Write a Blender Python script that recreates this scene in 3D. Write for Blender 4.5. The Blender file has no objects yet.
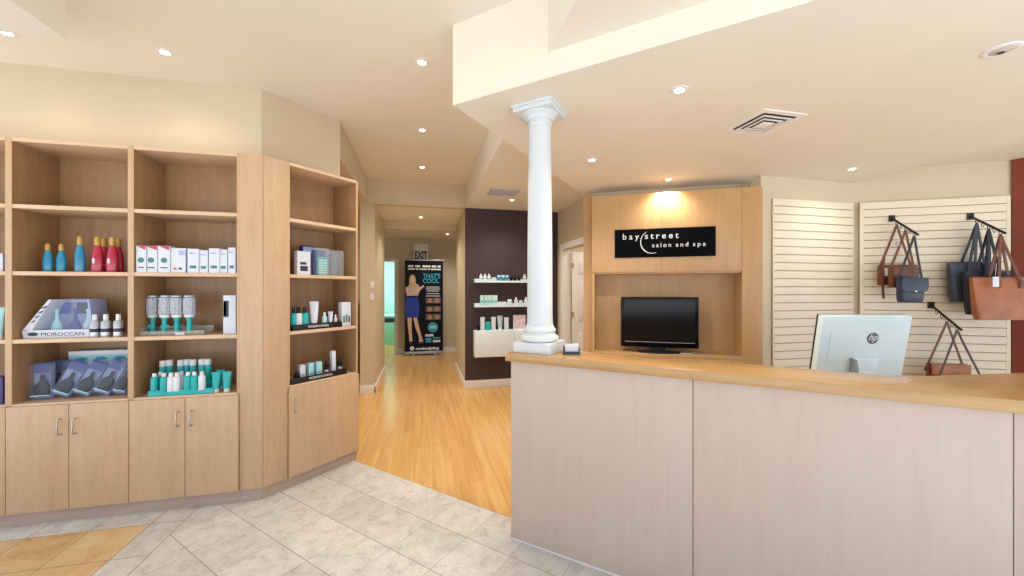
import bpy, bmesh, math, random
from mathutils import Vector, Matrix
random.seed(7)
PI = math.pi
scene = bpy.context.scene
COL = scene.collection

# ------------------------------------------------------------------ camera
H_CAM, F_PX, A = 1.48, 386.0, math.radians(13.1)
SA, CA = math.sin(A), math.cos(A)
cam_d = bpy.data.cameras.new('camera')
cam = bpy.data.objects.new('camera', cam_d)
COL.objects.link(cam)
cam.location = (0, 0, H_CAM)
cam.rotation_euler = (PI / 2, 0, -A)
cam_d.sensor_width = 36.0
cam_d.lens = F_PX / 1024 * 36.0
cam_d.shift_y = 2.0 / 1024
cam_d.clip_start = 0.05
scene.camera = cam

def at_d(u, d):                       # plan point seen in column u at depth d
    l = d * (u - 512) / F_PX
    return (d * SA + l * CA, d * CA - l * SA)
def at_y(u, Y):                       # x of the plan point in column u on the plane y = Y
    return Y * math.tan(math.atan((u - 512) / F_PX) + A)
def depth(x, y): return x * SA + y * CA
def zpx(v, x, y): return H_CAM + depth(x, y) * (290 - v) / F_PX

# ------------------------------------------------------------------ materials
def lin(c):
    c = c.lstrip('#')
    o = []
    for i in (0, 2, 4):
        s = int(c[i:i + 2], 16) / 255
        o.append(s / 12.92 if s <= .04045 else ((s + .055) / 1.055) ** 2.4)
    return (*o, 1.0)

class NT:
    def __init__(self, name):
        self.m = bpy.data.materials.new(name)
        self.m.use_nodes = True
        self.t = self.m.node_tree
        self.b = self.t.nodes['Principled BSDF']
    def n(self, typ, **kw):
        x = self.t.nodes.new(typ)
        for k, v in kw.items():
            if k.startswith('i_'):
                x.inputs[k[2:].replace('_', ' ')].default_value = v
            else:
                setattr(x, k, v)
        return x
    def link(self, a, b): self.t.links.new(a, b)
    def coords(self, scale=(1, 1, 1), rot=(0, 0, 0)):
        tc = self.n('ShaderNodeTexCoord')
        mp = self.n('ShaderNodeMapping')
        mp.inputs['Scale'].default_value = scale
        mp.inputs['Rotation'].default_value = rot
        self.link(tc.outputs['Object'], mp.inputs['Vector'])
        return mp.outputs['Vector']
    def noise(self, vec, scale=5.0, detail=4.0, rough=.55, dist=0.0):
        x = self.n('ShaderNodeTexNoise')
        x.inputs['Scale'].default_value = scale
        x.inputs['Detail'].default_value = detail
        x.inputs['Roughness'].default_value = rough
        x.inputs['Distortion'].default_value = dist
        self.link(vec, x.inputs['Vector'])
        return x.outputs['Fac']
    def math(self, op, a, b=None, c=None):
        x = self.n('ShaderNodeMath', operation=op)
        for i, v in enumerate((a, b, c)):
            if v is None: continue
            if isinstance(v, (int, float)): x.inputs[i].default_value = v
            else: self.link(v, x.inputs[i])
        return x.outputs[0]
    def ramp(self, fac, stops):
        x = self.n('ShaderNodeValToRGB')
        e = x.color_ramp.elements
        while len(e) < len(stops): e.new(.5)
        for el, (p, c) in zip(e, stops):
            el.position = p
            el.color = lin(c) if isinstance(c, str) else c
        self.link(fac, x.inputs['Fac'])
        return x.outputs['Color']
    def mix(self, fac, a, b, mode='MIX'):
        x = self.n('ShaderNodeMix', data_type='RGBA', blend_type=mode)
        for s, v in ((x.inputs[0], fac), (x.inputs[6], a), (x.inputs[7], b)):
            if isinstance(v, (int, float)): s.default_value = v
            elif isinstance(v, (tuple, list)): s.default_value = v
            elif isinstance(v, str): s.default_value = lin(v)
            else: self.link(v, s)
        return x.outputs[2]
    def color(self, c): self.link(c, self.b.inputs['Base Color'])
    def bump(self, h, strength=.1, dist=.01):
        x = self.n('ShaderNodeBump')
        x.inputs['Strength'].default_value = strength
        x.inputs['Distance'].default_value = dist
        self.link(h, x.inputs['Height'])
        self.link(x.outputs[0], self.b.inputs['Normal'])
    def set(self, **kw):
        for k, v in kw.items():
            self.b.inputs[k.replace('_', ' ')].default_value = v

def flat(name, col, rough=.5, metal=0.0, var=.06, scale=8.0, bump=0.0, coat=0.0, spec=.5):
    """plain procedural surface: the colour with a faint mottling"""
    t = NT(name)
    c = lin(col)
    f = t.noise(t.coords(), scale, 3)
    lo = tuple(v * (1 - var) for v in c[:3]) + (1,)
    hi = tuple(min(1, v * (1 + var)) for v in c[:3]) + (1,)
    t.color(t.ramp(f, [(.3, lo), (.7, hi)]))
    t.set(Roughness=rough, Metallic=metal)
    t.b.inputs['Specular IOR Level'].default_value = spec
    if coat: t.b.inputs['Coat Weight'].default_value = coat
    if bump: t.bump(t.noise(t.coords(), scale * 20, 2), bump, .002)
    return t.m

def wood(name, c0, c1, c2, axis='Z', rough=.38, fine=1.0):
    t = NT(name)
    s = {'Z': (22, 22, 2.2), 'X': (2.2, 22, 22), 'Y': (22, 2.2, 22)}[axis]
    f = t.noise(t.coords(s), 1.0, 5, .6, .4)
    base = t.ramp(f, [(.25, c0), (.5, c1), (.78, c2)])
    g = t.noise(t.coords(tuple(v * 5 for v in s)), 1.0, 3, .6)
    col = t.mix(.12 * fine, base, t.ramp(g, [(.35, '#6b4a2c'), (.65, '#f2dcb8')]), 'SOFT_LIGHT')
    blot = t.noise(t.coords((1, 1, 1)), 3.0, 3, .6)
    col = t.mix(.25 * fine, col, t.ramp(blot, [(.3, '#808080'), (.7, '#909090')]), 'OVERLAY')
    t.color(col)
    t.set(Roughness=rough)
    return t.m

def glass(name, col='#ffffff', alpha=.25, rough=.05):
    t = NT(name)
    t.color(t.ramp(t.noise(t.coords(), 4), [(0, col), (1, col)]))
    t.set(Roughness=rough, Alpha=alpha)
    return t.m

def glow(name, col, strength):
    t = NT(name)
    t.set(Base_Color=lin(col), Roughness=.4)
    t.b.inputs['Emission Color'].default_value = lin(col)
    t.b.inputs['Emission Strength'].default_value = strength
    return t.m

M = {}
M['wall'] = flat('beige_paint', '#cdbfa6', .75, var=.03, scale=2, bump=.05)
M['ceil'] = flat('cream_ceiling_paint', '#e6e0d2', .8, var=.02, scale=2, bump=.03)
M['dark_wall'] = flat('aubergine_paint', '#3a2a2e', .6, var=.05, scale=3, bump=.05)
M['red_wall'] = flat('rust_red_paint', '#7e3420', .65, var=.06, scale=3, bump=.05)
M['trim'] = flat('white_gloss_trim', '#e9e6e4', .4, var=.02)
M['white'] = flat('white_satin', '#e4e6ea', .35, var=.02)
M['column_white'] = flat('column_white', '#cfd6da', .4, var=.02)
M['cool_white'] = flat('cool_white_laminate', '#dde9f4', .4, var=.02)
M['mint'] = flat('mint_paint', '#bfeee2', .6, var=.03)
M['maple'] = wood('maple_veneer', '#c8a986', '#ceb18e', '#d4b896')
M['maple_shaded'] = wood('maple_veneer_shaded', '#a37d58', '#ad8963', '#b6946e')  # same maple, with the cabinet's interior shade put into the colour
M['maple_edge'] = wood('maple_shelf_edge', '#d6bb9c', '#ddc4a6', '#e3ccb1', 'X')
M['counter_wood'] = wood('pale_counter_laminate', '#c4b1a0', '#c8b5a5', '#cbb9aa', 'Z', .45, .4)
M['counter_top'] = wood('counter_top_maple', '#b8905a', '#c09963', '#c7a16c', 'X', .22)
M['honey'] = wood('honey_maple', '#bc9666', '#c29d6e', '#c8a477', 'Z', .35, .5)
M['toe'] = wood('toe_kick_laminate', '#b29c8b', '#bca697', '#c4b0a2', 'X', .5, .6)
M['slat'] = flat('cream_slatwall', '#e4dbc6', .5, var=.03, scale=3)
M['groove'] = flat('slatwall_groove', '#8a7e6a', .7)
M['steel'] = flat('brushed_nickel', '#b9b6b0', .3, 1.0)
M['chrome'] = flat('polished_chrome', '#d8d8da', .12, 1.0)
M['gold'] = flat('gold_cap', '#c9a658', .35, .3)
M['black'] = flat('black_satin', '#131316', .4)
M['black_metal'] = flat('black_powdercoat', '#161312', .45)
M['black_gloss'] = flat('black_gloss', '#07080c', .15, spec=.25)
M['sign_black'] = flat('sign_black', '#050609', .6, var=.02, spec=.06)
M['screen'] = flat('dark_screen_glass', '#04060b', .16, var=.02, spec=.3)
M['navy'] = flat('navy_card', '#26378a', .4)
M['blue'] = flat('blue_plastic', '#1c86b0', .22, var=.1, coat=.4)
M['red'] = flat('crimson_plastic', '#b51c3e', .22, var=.1, coat=.4)
M['teal'] = flat('teal_plastic', '#1fb0b0', .35, var=.05)
M['aqua'] = flat('pale_aqua_card', '#a9dfe6', .4, var=.08)
M['mintp'] = flat('mint_pack', '#bfe2dc', .4, var=.06)
M['paper'] = flat('white_card', '#d9dde8', .5, var=.02)
M['lav'] = flat('lavender_card', '#a8b2dd', .5, var=.05)
M['slate'] = flat('slate_blue_card', '#8c98c2', .45)
M['dark_holder'] = flat('dark_slate_plastic', '#2c4650', .35)
M['ink'] = flat('dark_ink', '#2b2f3c', .5)
M['inkred'] = flat('red_ink', '#c7323f', .5)
M['inkgreen'] = flat('green_ink', '#3f7f86', .5)
M['clear'] = glass('clear_acrylic', '#dfeaf2', .22)
M['clear_blue'] = glass('clear_blister', '#b9cbe6', .10)
M['smoke'] = glass('clear_tray', '#c9c4bd', .3)
M['bristle'] = flat('grey_bristle_barrel', '#b4bac6', .5, var=.35, scale=120, bump=.3)
M['silver'] = flat('silver_plastic', '#c3c8d0', .3, .6)
M['tan'] = flat('tan_leather', '#a3623a', .38, var=.22, scale=7, bump=.12)
M['brown'] = flat('brown_leather', '#6b3a27', .42, var=.18, scale=9, bump=.12)
M['dkbrown'] = flat('dark_brown_leather', '#3b2a26', .45, var=.15, scale=9, bump=.12)
M['navy_leather'] = flat('navy_leather', '#26354c', .4, var=.12, scale=9, bump=.12)
M['grey_leather'] = flat('charcoal_grey_leather', '#3c4350', .45, var=.12, scale=9, bump=.12)
M['black_leather'] = flat('black_leather', '#121420', .45, var=.12, scale=9, bump=.12)
M['pale_blue_white'] = flat('pale_white_plastic', '#d3e8ee', .35, var=.02)
M['grey_plastic'] = flat('grey_plastic', '#8d96a0', .4)
M['emblem_grey'] = flat('emblem_grey', '#565c64', .4)
M['lens'] = glow('lamp_lens', '#fff2d8', 14.0)
M['lens_off'] = flat('unlit_lamp_lens', '#c4c0b8', .3)
M['vent_dark'] = flat('vent_shadow_gap', '#3a3836', .8)
M['vent_grey'] = flat('vent_grey_metal', '#b9bcc6', .5)
M['skin'] = flat('printed_skin', '#e3bda8', .5)
M['skin2'] = flat('printed_skin_shade', '#b98a74', .5, var=.25, scale=30)
M['blonde'] = flat('printed_blonde_hair', '#c9a878', .5, var=.2, scale=40)
M['blouse'] = flat('printed_blouse', '#c9b6b4', .5, var=.2, scale=40)
M['cobalt'] = flat('printed_cobalt', '#1a3fae', .5)
M['banner'] = flat('navy_black_print', '#070b1e', .5, var=.3, scale=2, spec=.2)
M['cyan'] = flat('printed_cyan', '#2fa6c4', .5)
M['whiteprint'] = flat('printed_white', '#e9edf2', .5)
M['photo'] = flat('printed_photo', '#6f5a50', .5, var=.7, scale=25)
M['pinkphoto'] = flat('printed_flower_picture', '#d9c3c6', .5, var=.3, scale=18)
M['dark_red'] = flat('oxblood_vinyl', '#4a1716', .4)
M['bed'] = flat('mint_sheet', '#9fd8c8', .7)
M['plum'] = flat('plum_card', '#4a3a78', .45)

def tile_floor():
    t = NT('stone_floor_tile')
    tc = t.n('ShaderNodeTexCoord')
    sp = t.n('ShaderNodeSeparateXYZ')
    t.link(tc.outputs['Object'], sp.inputs[0])
    x, y = sp.outputs[0], sp.outputs[1]
    S = .308
    r2 = 1 / math.sqrt(2)
    a = t.math('MULTIPLY', t.math('SUBTRACT', t.math('MULTIPLY', t.math('ADD', x, y), r2), 1.814), 1 / S)
    b = t.math('MULTIPLY', t.math('SUBTRACT', t.math('MULTIPLY', t.math('SUBTRACT', y, x), r2), 1.757), 1 / S)
    def edge(p):      # distance to the nearest grid line, in tiles
        fr = t.math('FRACT', t.math('ADD', p, 100.5))
        return t.math('ABSOLUTE', t.math('SUBTRACT', fr, .5))
    ga = t.math('LESS_THAN', edge(a), .0085)
    gb = t.math('LESS_THAN', edge(b), .006)
    def rnd(p, q, k):
        cv = t.n('ShaderNodeCombineXYZ')
        t.link(t.math('FLOOR', p), cv.inputs[0]); t.link(t.math('FLOOR', q), cv.inputs[1]); cv.inputs[2].default_value = k
        w = t.n('ShaderNodeTexWhiteNoise'); t.link(cv.outputs[0], w.inputs['Vector'])
        return w.outputs['Value']
    v = t.coords()
    mott = t.math('ADD', t.math('MULTIPLY', t.noise(v, 11, 6, .7, .3), .7), t.math('MULTIPLY', t.noise(v, 55, 3, .6), .3))
    stone = t.ramp(mott, [(.32, '#a39e9a'), (.46, '#c9c6c3'), (.62, '#dad8d6')])
    stone = t.mix(t.math('MULTIPLY', rnd(a, b, 1.0), .25), stone, '#8f8a86')
    # inlaid rug of honey tiles, square to the shelves, with a half-tile border
    px = t.math('MULTIPLY', t.math('ADD', x, 1.67), 1 / .315)
    py = t.math('MULTIPLY', t.math('SUBTRACT', y, 2.895), 1 / .335)
    gx = t.math('LESS_THAN', edge(px), .0085)
    gy = t.math('LESS_THAN', edge(py), .0085)
    hm = t.math('ADD', t.math('MULTIPLY', t.noise(v, 4, 5, .6, 1.2), .8), t.math('MULTIPLY', t.noise(v, 40, 3), .2))
    honey = t.ramp(hm, [(.32, '#b48a58'), (.48, '#cba876'), (.66, '#d8bd94')])
    honey = t.mix(t.math('MULTIPLY', rnd(px, py, 3.0), .2), honey, '#e8d2a8')
    in_border = t.math('LESS_THAN', x, -1.487)
    border_top = t.math('GREATER_THAN', y, 2.895)
    in_rug = t.math('MULTIPLY', t.math('LESS_THAN', x, -1.67), t.math('LESS_THAN', y, 2.895))
    col = t.mix(in_rug, stone, honey)
    g_diag = t.math('MAXIMUM', ga, t.math('MULTIPLY', gb, .75))
    bx = t.math('LESS_THAN', t.math('ABSOLUTE', t.math('ADD', x, 1.67)), .003)
    g_sq = t.math('MAXIMUM', t.math('MAXIMUM', bx, gy), t.math('MULTIPLY', gx, t.math('MAXIMUM', in_rug, border_top)))
    edge_line = t.math('LESS_THAN', t.math('ABSOLUTE', t.math('ADD', x, 1.487)), .003)
    dg = t.math('MULTIPLY', g_diag, t.math('SUBTRACT', 1.0, in_border))
    g = t.math('MAXIMUM', t.math('MAXIMUM', dg, t.math('MULTIPLY', g_sq, in_border)), edge_line)
    t.color(t.mix(t.math('MULTIPLY', g, .8), col, '#7d746c'))
    t.set(Roughness=.38)
    t.bump(t.math('SUBTRACT', mott, t.math('MULTIPLY', g, .6)), .15, .004)
    return t.m
M['tile'] = tile_floor()

def plank_floor():
    t = NT('honey_laminate_planks')
    v = t.coords((1, 1, 1), (0, 0, PI / 2))
    br = t.n('ShaderNodeTexBrick', offset=.37, squash=1.0)
    t.link(v, br.inputs['Vector'])
    br.inputs['Color1'].default_value = (0, 0, 0, 1)
    br.inputs['Color2'].default_value = (1, 1, 1, 1)
    br.inputs['Mortar'].default_value = (.5, .5, .5, 1)
    br.inputs['Scale'].default_value = 1.0
    br.inputs['Brick Width'].default_value = 1.25
    br.inputs['Row Height'].default_value = .095
    br.inputs['Mortar Size'].default_value = .0012
    grain = t.noise(t.coords((22, 1.2, 1)), 1.0, 5, .62, .8)
    c = t.ramp(grain, [(.22, '#cba95f'), (.5, '#d9ba74'), (.8, '#e3c98b')])
    tone = t.ramp(br.outputs['Color'], [(0, '#707070'), (1, '#8c8c8c')])
    c = t.mix(.55, c, tone, 'OVERLAY')
    c = t.mix(t.math('MULTIPLY', br.outputs['Fac'], .45), c, '#7c5426')
    t.color(c)
    t.set(Roughness=.24)
    t.bump(br.outputs['Fac'], -.08, .002)
    return t.m
M['plank'] = plank_floor()

# ------------------------------------------------------------------ mesh building
class MB:
    def __init__(self): self.bm = bmesh.new(); self.mats = []
    def _slot(self, mat):
        if mat is None: return 0
        if mat not in self.mats: self.mats.append(mat)
        return self.mats.index(mat)
    def _take(self, tmp, Mx=None):
        if Mx is not None: bmesh.ops.transform(tmp, matrix=Mx, verts=tmp.verts)
        me = bpy.data.meshes.new('tmp'); tmp.to_mesh(me); tmp.free()
        self.bm.from_mesh(me); bpy.data.meshes.remove(me)
        return self
    def box(self, x0, x1, y0, y1, z0, z1, bev=0.0, Mx=None, seg=2):
        t = bmesh.new()
        bmesh.ops.create_cube(t, size=1)
        for v in t.verts:
            v.co = Vector((x0 + (v.co.x + .5) * (x1 - x0), y0 + (v.co.y + .5) * (y1 - y0), z0 + (v.co.z + .5) * (z1 - z0)))
        if bev: bmesh.ops.bevel(t, geom=list(t.edges), offset=bev, segments=seg, profile=.6, affect='EDGES')
        return self._take(t, Mx)
    def prism(self, poly, z0, z1, Mx=None, bev=0.0):
        t = bmesh.new()
        a = [t.verts.new((p[0], p[1], z0)) for p in poly]
        b = [t.verts.new((p[0], p[1], z1)) for p in poly]
        n = len(poly)
        t.faces.new(list(reversed(a))); t.faces.new(b)
        for i in range(n): t.faces.new((a[i], a[(i + 1) % n], b[(i + 1) % n], b[i]))
        bmesh.ops.recalc_face_normals(t, faces=t.faces)
        if bev: bmesh.ops.bevel(t, geom=list(t.edges), offset=bev, segments=2, profile=.6, affect='EDGES')
        return self._take(t, Mx)
    def slab_xz(self, poly, y0, y1, bev=0.0, Mx=None):     # outline in x-z, thickness along y
        R = Matrix(((1, 0, 0, 0), (0, 0, 1, 0), (0, 1, 0, 0), (0, 0, 0, 1)))
        t = MB().prism(poly, y0, y1, R, 0)
        bm = t.bm
        bmesh.ops.recalc_face_normals(bm, faces=bm.faces)
        if bev: bmesh.ops.bevel(bm, geom=list(bm.edges), offset=bev, segments=2, profile=.6, affect='EDGES')
        return self._take(bm, Mx)
    def lathe(self, prof, seg=20, c=(0, 0, 0), sx=1.0, sy=1.0, Mx=None, rfun=None):
        t = bmesh.new()
        rings = []
        for r, z in prof:
            if r <= 1e-6:
                rings.append([t.verts.new((c[0], c[1], c[2] + z))])
            else:
                ring = []
                for i in range(seg):
                    an = 2 * PI * i / seg
                    rr = r * (rfun(an) if rfun else 1)
                    ring.append(t.verts.new((c[0] + rr * math.cos(an) * sx, c[1] + rr * math.sin(an) * sy, c[2] + z)))
                rings.append(ring)
        for p, q in zip(rings, rings[1:]):
            for i in range(seg):
                j = (i + 1) % seg
                if len(p) == 1 and len(q) == 1: continue
                if len(p) == 1: t.faces.new((p[0], q[j], q[i]))
                elif len(q) == 1: t.faces.new((p[i], p[j], q[0]))
                else: t.faces.new((p[i], p[j], q[j], q[i]))
        for ring, rev in ((rings[0], True), (rings[-1], False)):
            if len(ring) > 1: t.faces.new(list(reversed(ring)) if rev else ring)
        bmesh.ops.recalc_face_normals(t, faces=t.faces)
        return self._take(t, Mx)
    def cyl(self, p0, p1, r, r2=None, seg=14):
        return self.tube([p0, p1], [r, r if r2 is None else r2], seg)
    def tube(self, pts, r, seg=8, flat_=None, up=None, closed=False):
        """sweep a round (or flattened: flat_ = (half width, half thickness)) section along points"""
        pts = [Vector(p) for p in pts]
        n = len(pts)
        rs = r if isinstance(r, (list, tuple)) else [r] * n
        t = bmesh.new(); rings = []
        ref = Vector(up) if up else None
        prev = None
        for i, p in enumerate(pts):
            if closed: d = pts[(i + 1) % n] - pts[i - 1]
            else: d = pts[min(i + 1, n - 1)] - pts[max(i - 1, 0)]
            d.normalize()
            if ref is not None: s = d.cross(ref)
            elif prev is not None: s = prev - d * prev.dot(d)
            else: s = d.orthogonal()
            if s.length < 1e-5: s = d.orthogonal()
            s.normalize(); prev = s
            w = d.cross(s)
            ring = []
            for k in range(seg):
                an = 2 * PI * (k + .5) / seg
                if flat_: off = s * (flat_[0] * math.copysign(min(1, abs(math.cos(an)) * 1.42), math.cos(an))) + w * (flat_[1] * math.copysign(min(1, abs(math.sin(an)) * 1.42), math.sin(an)))
                else: off = (s * math.cos(an) + w * math.sin(an)) * rs[i]
                ring.append(t.verts.new(p + off))
            rings.append(ring)
        pairs = list(zip(rings, rings[1:])) + ([(rings[-1], rings[0])] if closed else [])
        for a, b in pairs:
            for k in range(seg):
                j = (k + 1) % seg
                t.faces.new((a[k], a[j], b[j], b[k]))
        if not closed:
            t.faces.new(list(reversed(rings[0]))); t.faces.new(rings[-1])
        bmesh.ops.recalc_face_normals(t, faces=t.faces)
        return self._take(t)
    def disc_xz(self, cx, cz, r, y0, y1, seg=32, sx=1.0, sz=1.0):
        return self.slab_xz([(cx + r * sx * math.cos(2 * PI * i / seg), cz + r * sz * math.sin(2 * PI * i / seg)) for i in range(seg)], y0, y1)
    def build(self, name, mat, parent=None, smooth=True, sub=0):
        me = bpy.data.meshes.new(name)
        self.bm.to_mesh(me); self.bm.free()
        me.materials.append(mat)
        if smooth:
            for p in me.polygons: p.use_smooth = True
            me.set_sharp_from_angle(angle=math.radians(38))
        o = bpy.data.objects.new(name, me)
        COL.objects.link(o)
        if parent is not None: o.parent = parent
        if sub:
            md = o.modifiers.new('sub', 'SUBSURF'); md.levels = sub; md.render_levels = sub
        return o

def tag(o, label=None, cat=None, group=None, kind=None):
    if label: o['label'] = label
    if cat: o['category'] = cat
    if group: o['group'] = group
    if kind: o['kind'] = kind
    return o
def thing(name, label, cat, loc=(0, 0, 0), rz=0.0, group=None, rot=None):
    o = bpy.data.objects.new(name, None)
    o.empty_display_size = .05
    COL.objects.link(o)
    o.location = loc
    o.rotation_euler = rot if rot else (0, 0, rz)
    return tag(o, label, cat, group)
KIDS = {}
def kids(o):
    return [c for c in bpy.data.objects if c.parent is o]
def dup(o, loc, label, rz=None, group=None, rot=None, scale=None):
    r = o.copy(); COL.objects.link(r); r.location = loc
    if rz is not None: r.rotation_euler = (0, 0, rz)
    if rot is not None: r.rotation_euler = rot
    if scale is not None: r.scale = scale
    r['label'] = label
    if group: r['group'] = group
    for ch in kids(o):
        c = ch.copy(); COL.objects.link(c); c.parent = r
        for g in kids(ch):
            d = g.copy(); COL.objects.link(d); d.parent = c
    return r
def struct(name, mb, mat, parent=None, label=None):
    o = mb.build(name, mat, parent)
    if parent is None: o['kind'] = 'structure'
    if label: o['label'] = label
    return o
def text(name, body, size, loc, mat, parent, extrude=.0006, align='CENTER', spacing=1.0, offset=0.0, shear=0.0, width=None, back=False):
    """lettering standing in the local x-z plane and facing -y"""
    cu = bpy.data.curves.new('lettering', 'FONT')
    cu.body = body; cu.size = size; cu.extrude = extrude; cu.align_x = align
    cu.space_character = spacing; cu.offset = offset; cu.shear = shear; cu.resolution_u = 4
    tmp = bpy.data.objects.new('tmp', cu); COL.objects.link(tmp)
    bpy.context.view_layer.update()
    dg = bpy.context.evaluated_depsgraph_get()
    me = bpy.data.meshes.new_from_object(tmp.evaluated_get(dg))
    bpy.data.objects.remove(tmp); bpy.data.curves.remove(cu)
    if width:
        xs = [v.co.x for v in me.vertices]
        k = width / (max(xs) - min(xs)); me.transform(Matrix.Diagonal((k, 1, 1, 1)))
    Mx = Matrix.Translation(loc) @ Matrix.Rotation(PI / 2, 4, 'X')
    me.transform(Mx)
    me.materials.clear(); me.materials.append(mat)
    me.name = name
    o = bpy.data.objects.new(name, me); COL.objects.link(o)
    o.parent = parent
    return o
ORD = ['first', 'second', 'third', 'fourth', 'fifth', 'sixth', 'seventh', 'eighth', 'ninth', 'tenth']
G = .0008      # resting gap

# ------------------------------------------------------------------ room shell
Z_MAIN, Z_SOF, Z_BULK = 3.07, 2.72, 2.59
def wallbox(name, p0, p1, z0, z1, th, mat, label=None):
    """vertical wall whose visible face runs p0->p1; the body lies to the left of that direction"""
    p0, p1 = Vector(p0), Vector(p1)
    d = (p1 - p0).normalized(); n = Vector((-d.y, d.x)) * th
    return struct(name, MB().prism([p0, p1, p1 + n, p0 + n], z0, z1), mat, None, label)

struct('floor_tile', MB().prism([(-4.6, -.9), (3.9, -.9), (-1.6, 4.6), (-4.6, 4.6)], -.06, 0), M['tile'], None, 'pale stone tile floor laid diagonally with a honey tile inlay')
struct('floor_wood', MB().prism([(3.9, -.9), (7.2, -.9), (7.2, 12.2), (-4.6, 12.2), (-4.6, 4.6), (-1.6, 4.6)], -.06, 0), M['plank'], None, 'honey coloured wood plank floor')
struct('ceiling', MB().box(-4.6, .641, -.9, 5.97, Z_MAIN, Z_MAIN + .1), M['ceil'], None, 'cream painted main ceiling')
struct('ceiling_soffit', MB().box(.642, 7.2, -.9, 5.96, Z_SOF, Z_MAIN + .1), M['ceil'], None, 'cream lowered ceiling over the counter side')
bulk = [(.179, 2.34), (1.95, 4.33), (2.25, 4.45), (4.36, 3.12), (4.36, -.86), (3.725, -.86)]
struct('ceiling_bulkhead', MB().prism(bulk, Z_BULK, Z_SOF + .4), M['ceil'], None, 'cream dropped bulkhead carried by the white column')
struct('ceiling_corner', MB().box(-4.6, -1.76, -.9, 2.42, Z_SOF + .03, Z_MAIN + .05), M['ceil'], None, 'cream dropped ceiling box in the upper left corner')

wallbox('wall_left', (-1.24, 3.43), (-4.6, 3.43), 0, Z_MAIN, -.12, M['wall'], 'beige wall above the long display shelves')
wallbox('wall_left_angled', (-.755, 3.915), (-1.24, 3.43), 0, Z_MAIN, -.12, M['wall'], 'beige wall above the angled display shelves')
struct('wall_left_header', MB().box(-.90, -.755, 3.93, 5.84, Z_SOF, Z_MAIN), M['wall'], None, 'beige header above the opening to the side room')
struct('wall_hall_header', MB().box(-4.6, .642, 5.84, 5.97, Z_SOF, Z_MAIN), M['wall'], None, 'beige header where the hallway begins')
struct('wall_corridor_left', MB().box(-.865, -.67, 5.87, 7.4, 0, Z_SOF), M['wall'], None, 'beige hallway wall with the light switches')
struct('wall_corridor_right', MB().box(.63, .76, 5.86, 7.38, 0, Z_SOF), M['wall'], None, 'beige right hallway wall')
struct('wall_dark', MB().box(.632, 2.3, 5.84, 5.96, 0, Z_SOF), M['dark_wall'], None, 'dark aubergine accent wall with floating shelves')
struct('ceiling_corridor', MB().box(-4.6, .76, 5.97, 7.38, Z_SOF, Z_SOF + .1), M['ceil'], None, 'cream hallway ceiling')
struct('wall_corridor_header', MB().box(-.9, .8, 7.38, 7.5, 2.6, Z_SOF), M['wall'], None, 'beige beam at the far end of the hallway')
struct('ceiling_back', MB().box(-4.6, 4.0, 7.5, 12.2, 2.69, 2.79), M['ceil'], None, 'cream ceiling of the cross hall')
struct('ceiling_side_room', MB().box(-4.6, -.90, 4.06, 5.84, Z_SOF, Z_SOF + .1), M['ceil'], None, 'cream side room ceiling')
# back wall with doorway to the mint room
Y_B = 9.4
struct('wall_back', MB().box(-.62, 3.0, Y_B, Y_B + .12, 0, 2.69).box(-4.6, -1.46, Y_B, Y_B + .12, 0, 2.69).box(-1.46, -.62, Y_B, Y_B + .12, 2.14, 2.69), M['wall'], None, 'beige end wall of the hallway')
struct('wall_back_right', MB().box(2.6, 2.72, 7.38, 9.4, 0, 2.69), M['wall'])
struct('wall_side_room_left', MB().box(-4.6, -4.48, 3.43, 9.4, 0, Z_SOF), M['wall'])
struct('wall_side_room_back', MB().box(-4.6, -.865, 7.4, 7.5, 0, Z_SOF), M['wall'])
# mint treatment room
struct('wall_mint_room', MB().box(-3.4, -.3, 12.0, 12.1, 0, 2.69).box(-.35, -.25, Y_B + .12, 12.1, 0, 2.69).box(-3.5, -3.4, Y_B + .12, 12.1, 0, 2.69), M['mint'], None, 'pale mint walls of the room beyond the doorway')
# door wall on the right of the dark wall
struct('wall_door', MB().box(2.11, 2.23, 5.6, 5.84, 0, Z_SOF).box(2.11, 2.23, 4.42, 4.72, 0, Z_SOF).box(2.11, 2.23, 4.72, 5.6, 2.10, Z_SOF), M['wall'], None, 'beige wall holding the white panelled door')
struct('wall_door_room', MB().box(3.9, 4.0, 4.42, 5.96, 0, Z_SOF).box(2.23, 4.0, 5.84, 5.96, 0, Z_SOF).box(2.23, 4.0, 4.42, 4.54, 0, Z_SOF), M['wall'])
# slatwall corner
C = (4.36, 3.08)
T2 = Vector((.883, -.469)); N2 = Vector((-.469, -.883))
E2 = Vector(C) + T2 * 1.245
wallbox('wall_slat_left', (C[0] + .02, 3.10), (3.20, 3.10), 0, Z_SOF, -.1, M['wall'], 'cream wall behind the left slatwall')
wallbox('wall_slat_right', tuple(E2 - N2 * .02 + T2 * .02), tuple(Vector(C) - N2 * .02 - T2 * .02), 0, Z_SOF, -.1, M['wall'], 'cream wall behind the bags')
wallbox('wall_right', (E2.x + .9 * math.cos(math.radians(-62)) , E2.y + .9 * math.sin(math.radians(-62))), tuple(E2 + T2 * .0), 0, Z_SOF, -.1, M['red_wall'], 'rust red wall beside the slatwall')

# unseen header added behind the viewpoint to block daylight from the upper faces
struct('wall_front_blocker', MB().box(-4.6, 7.2, -1.0, -.9, 2.35, Z_MAIN + .1), M['wall'], None, 'unseen beige header added to block high daylight')

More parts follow.
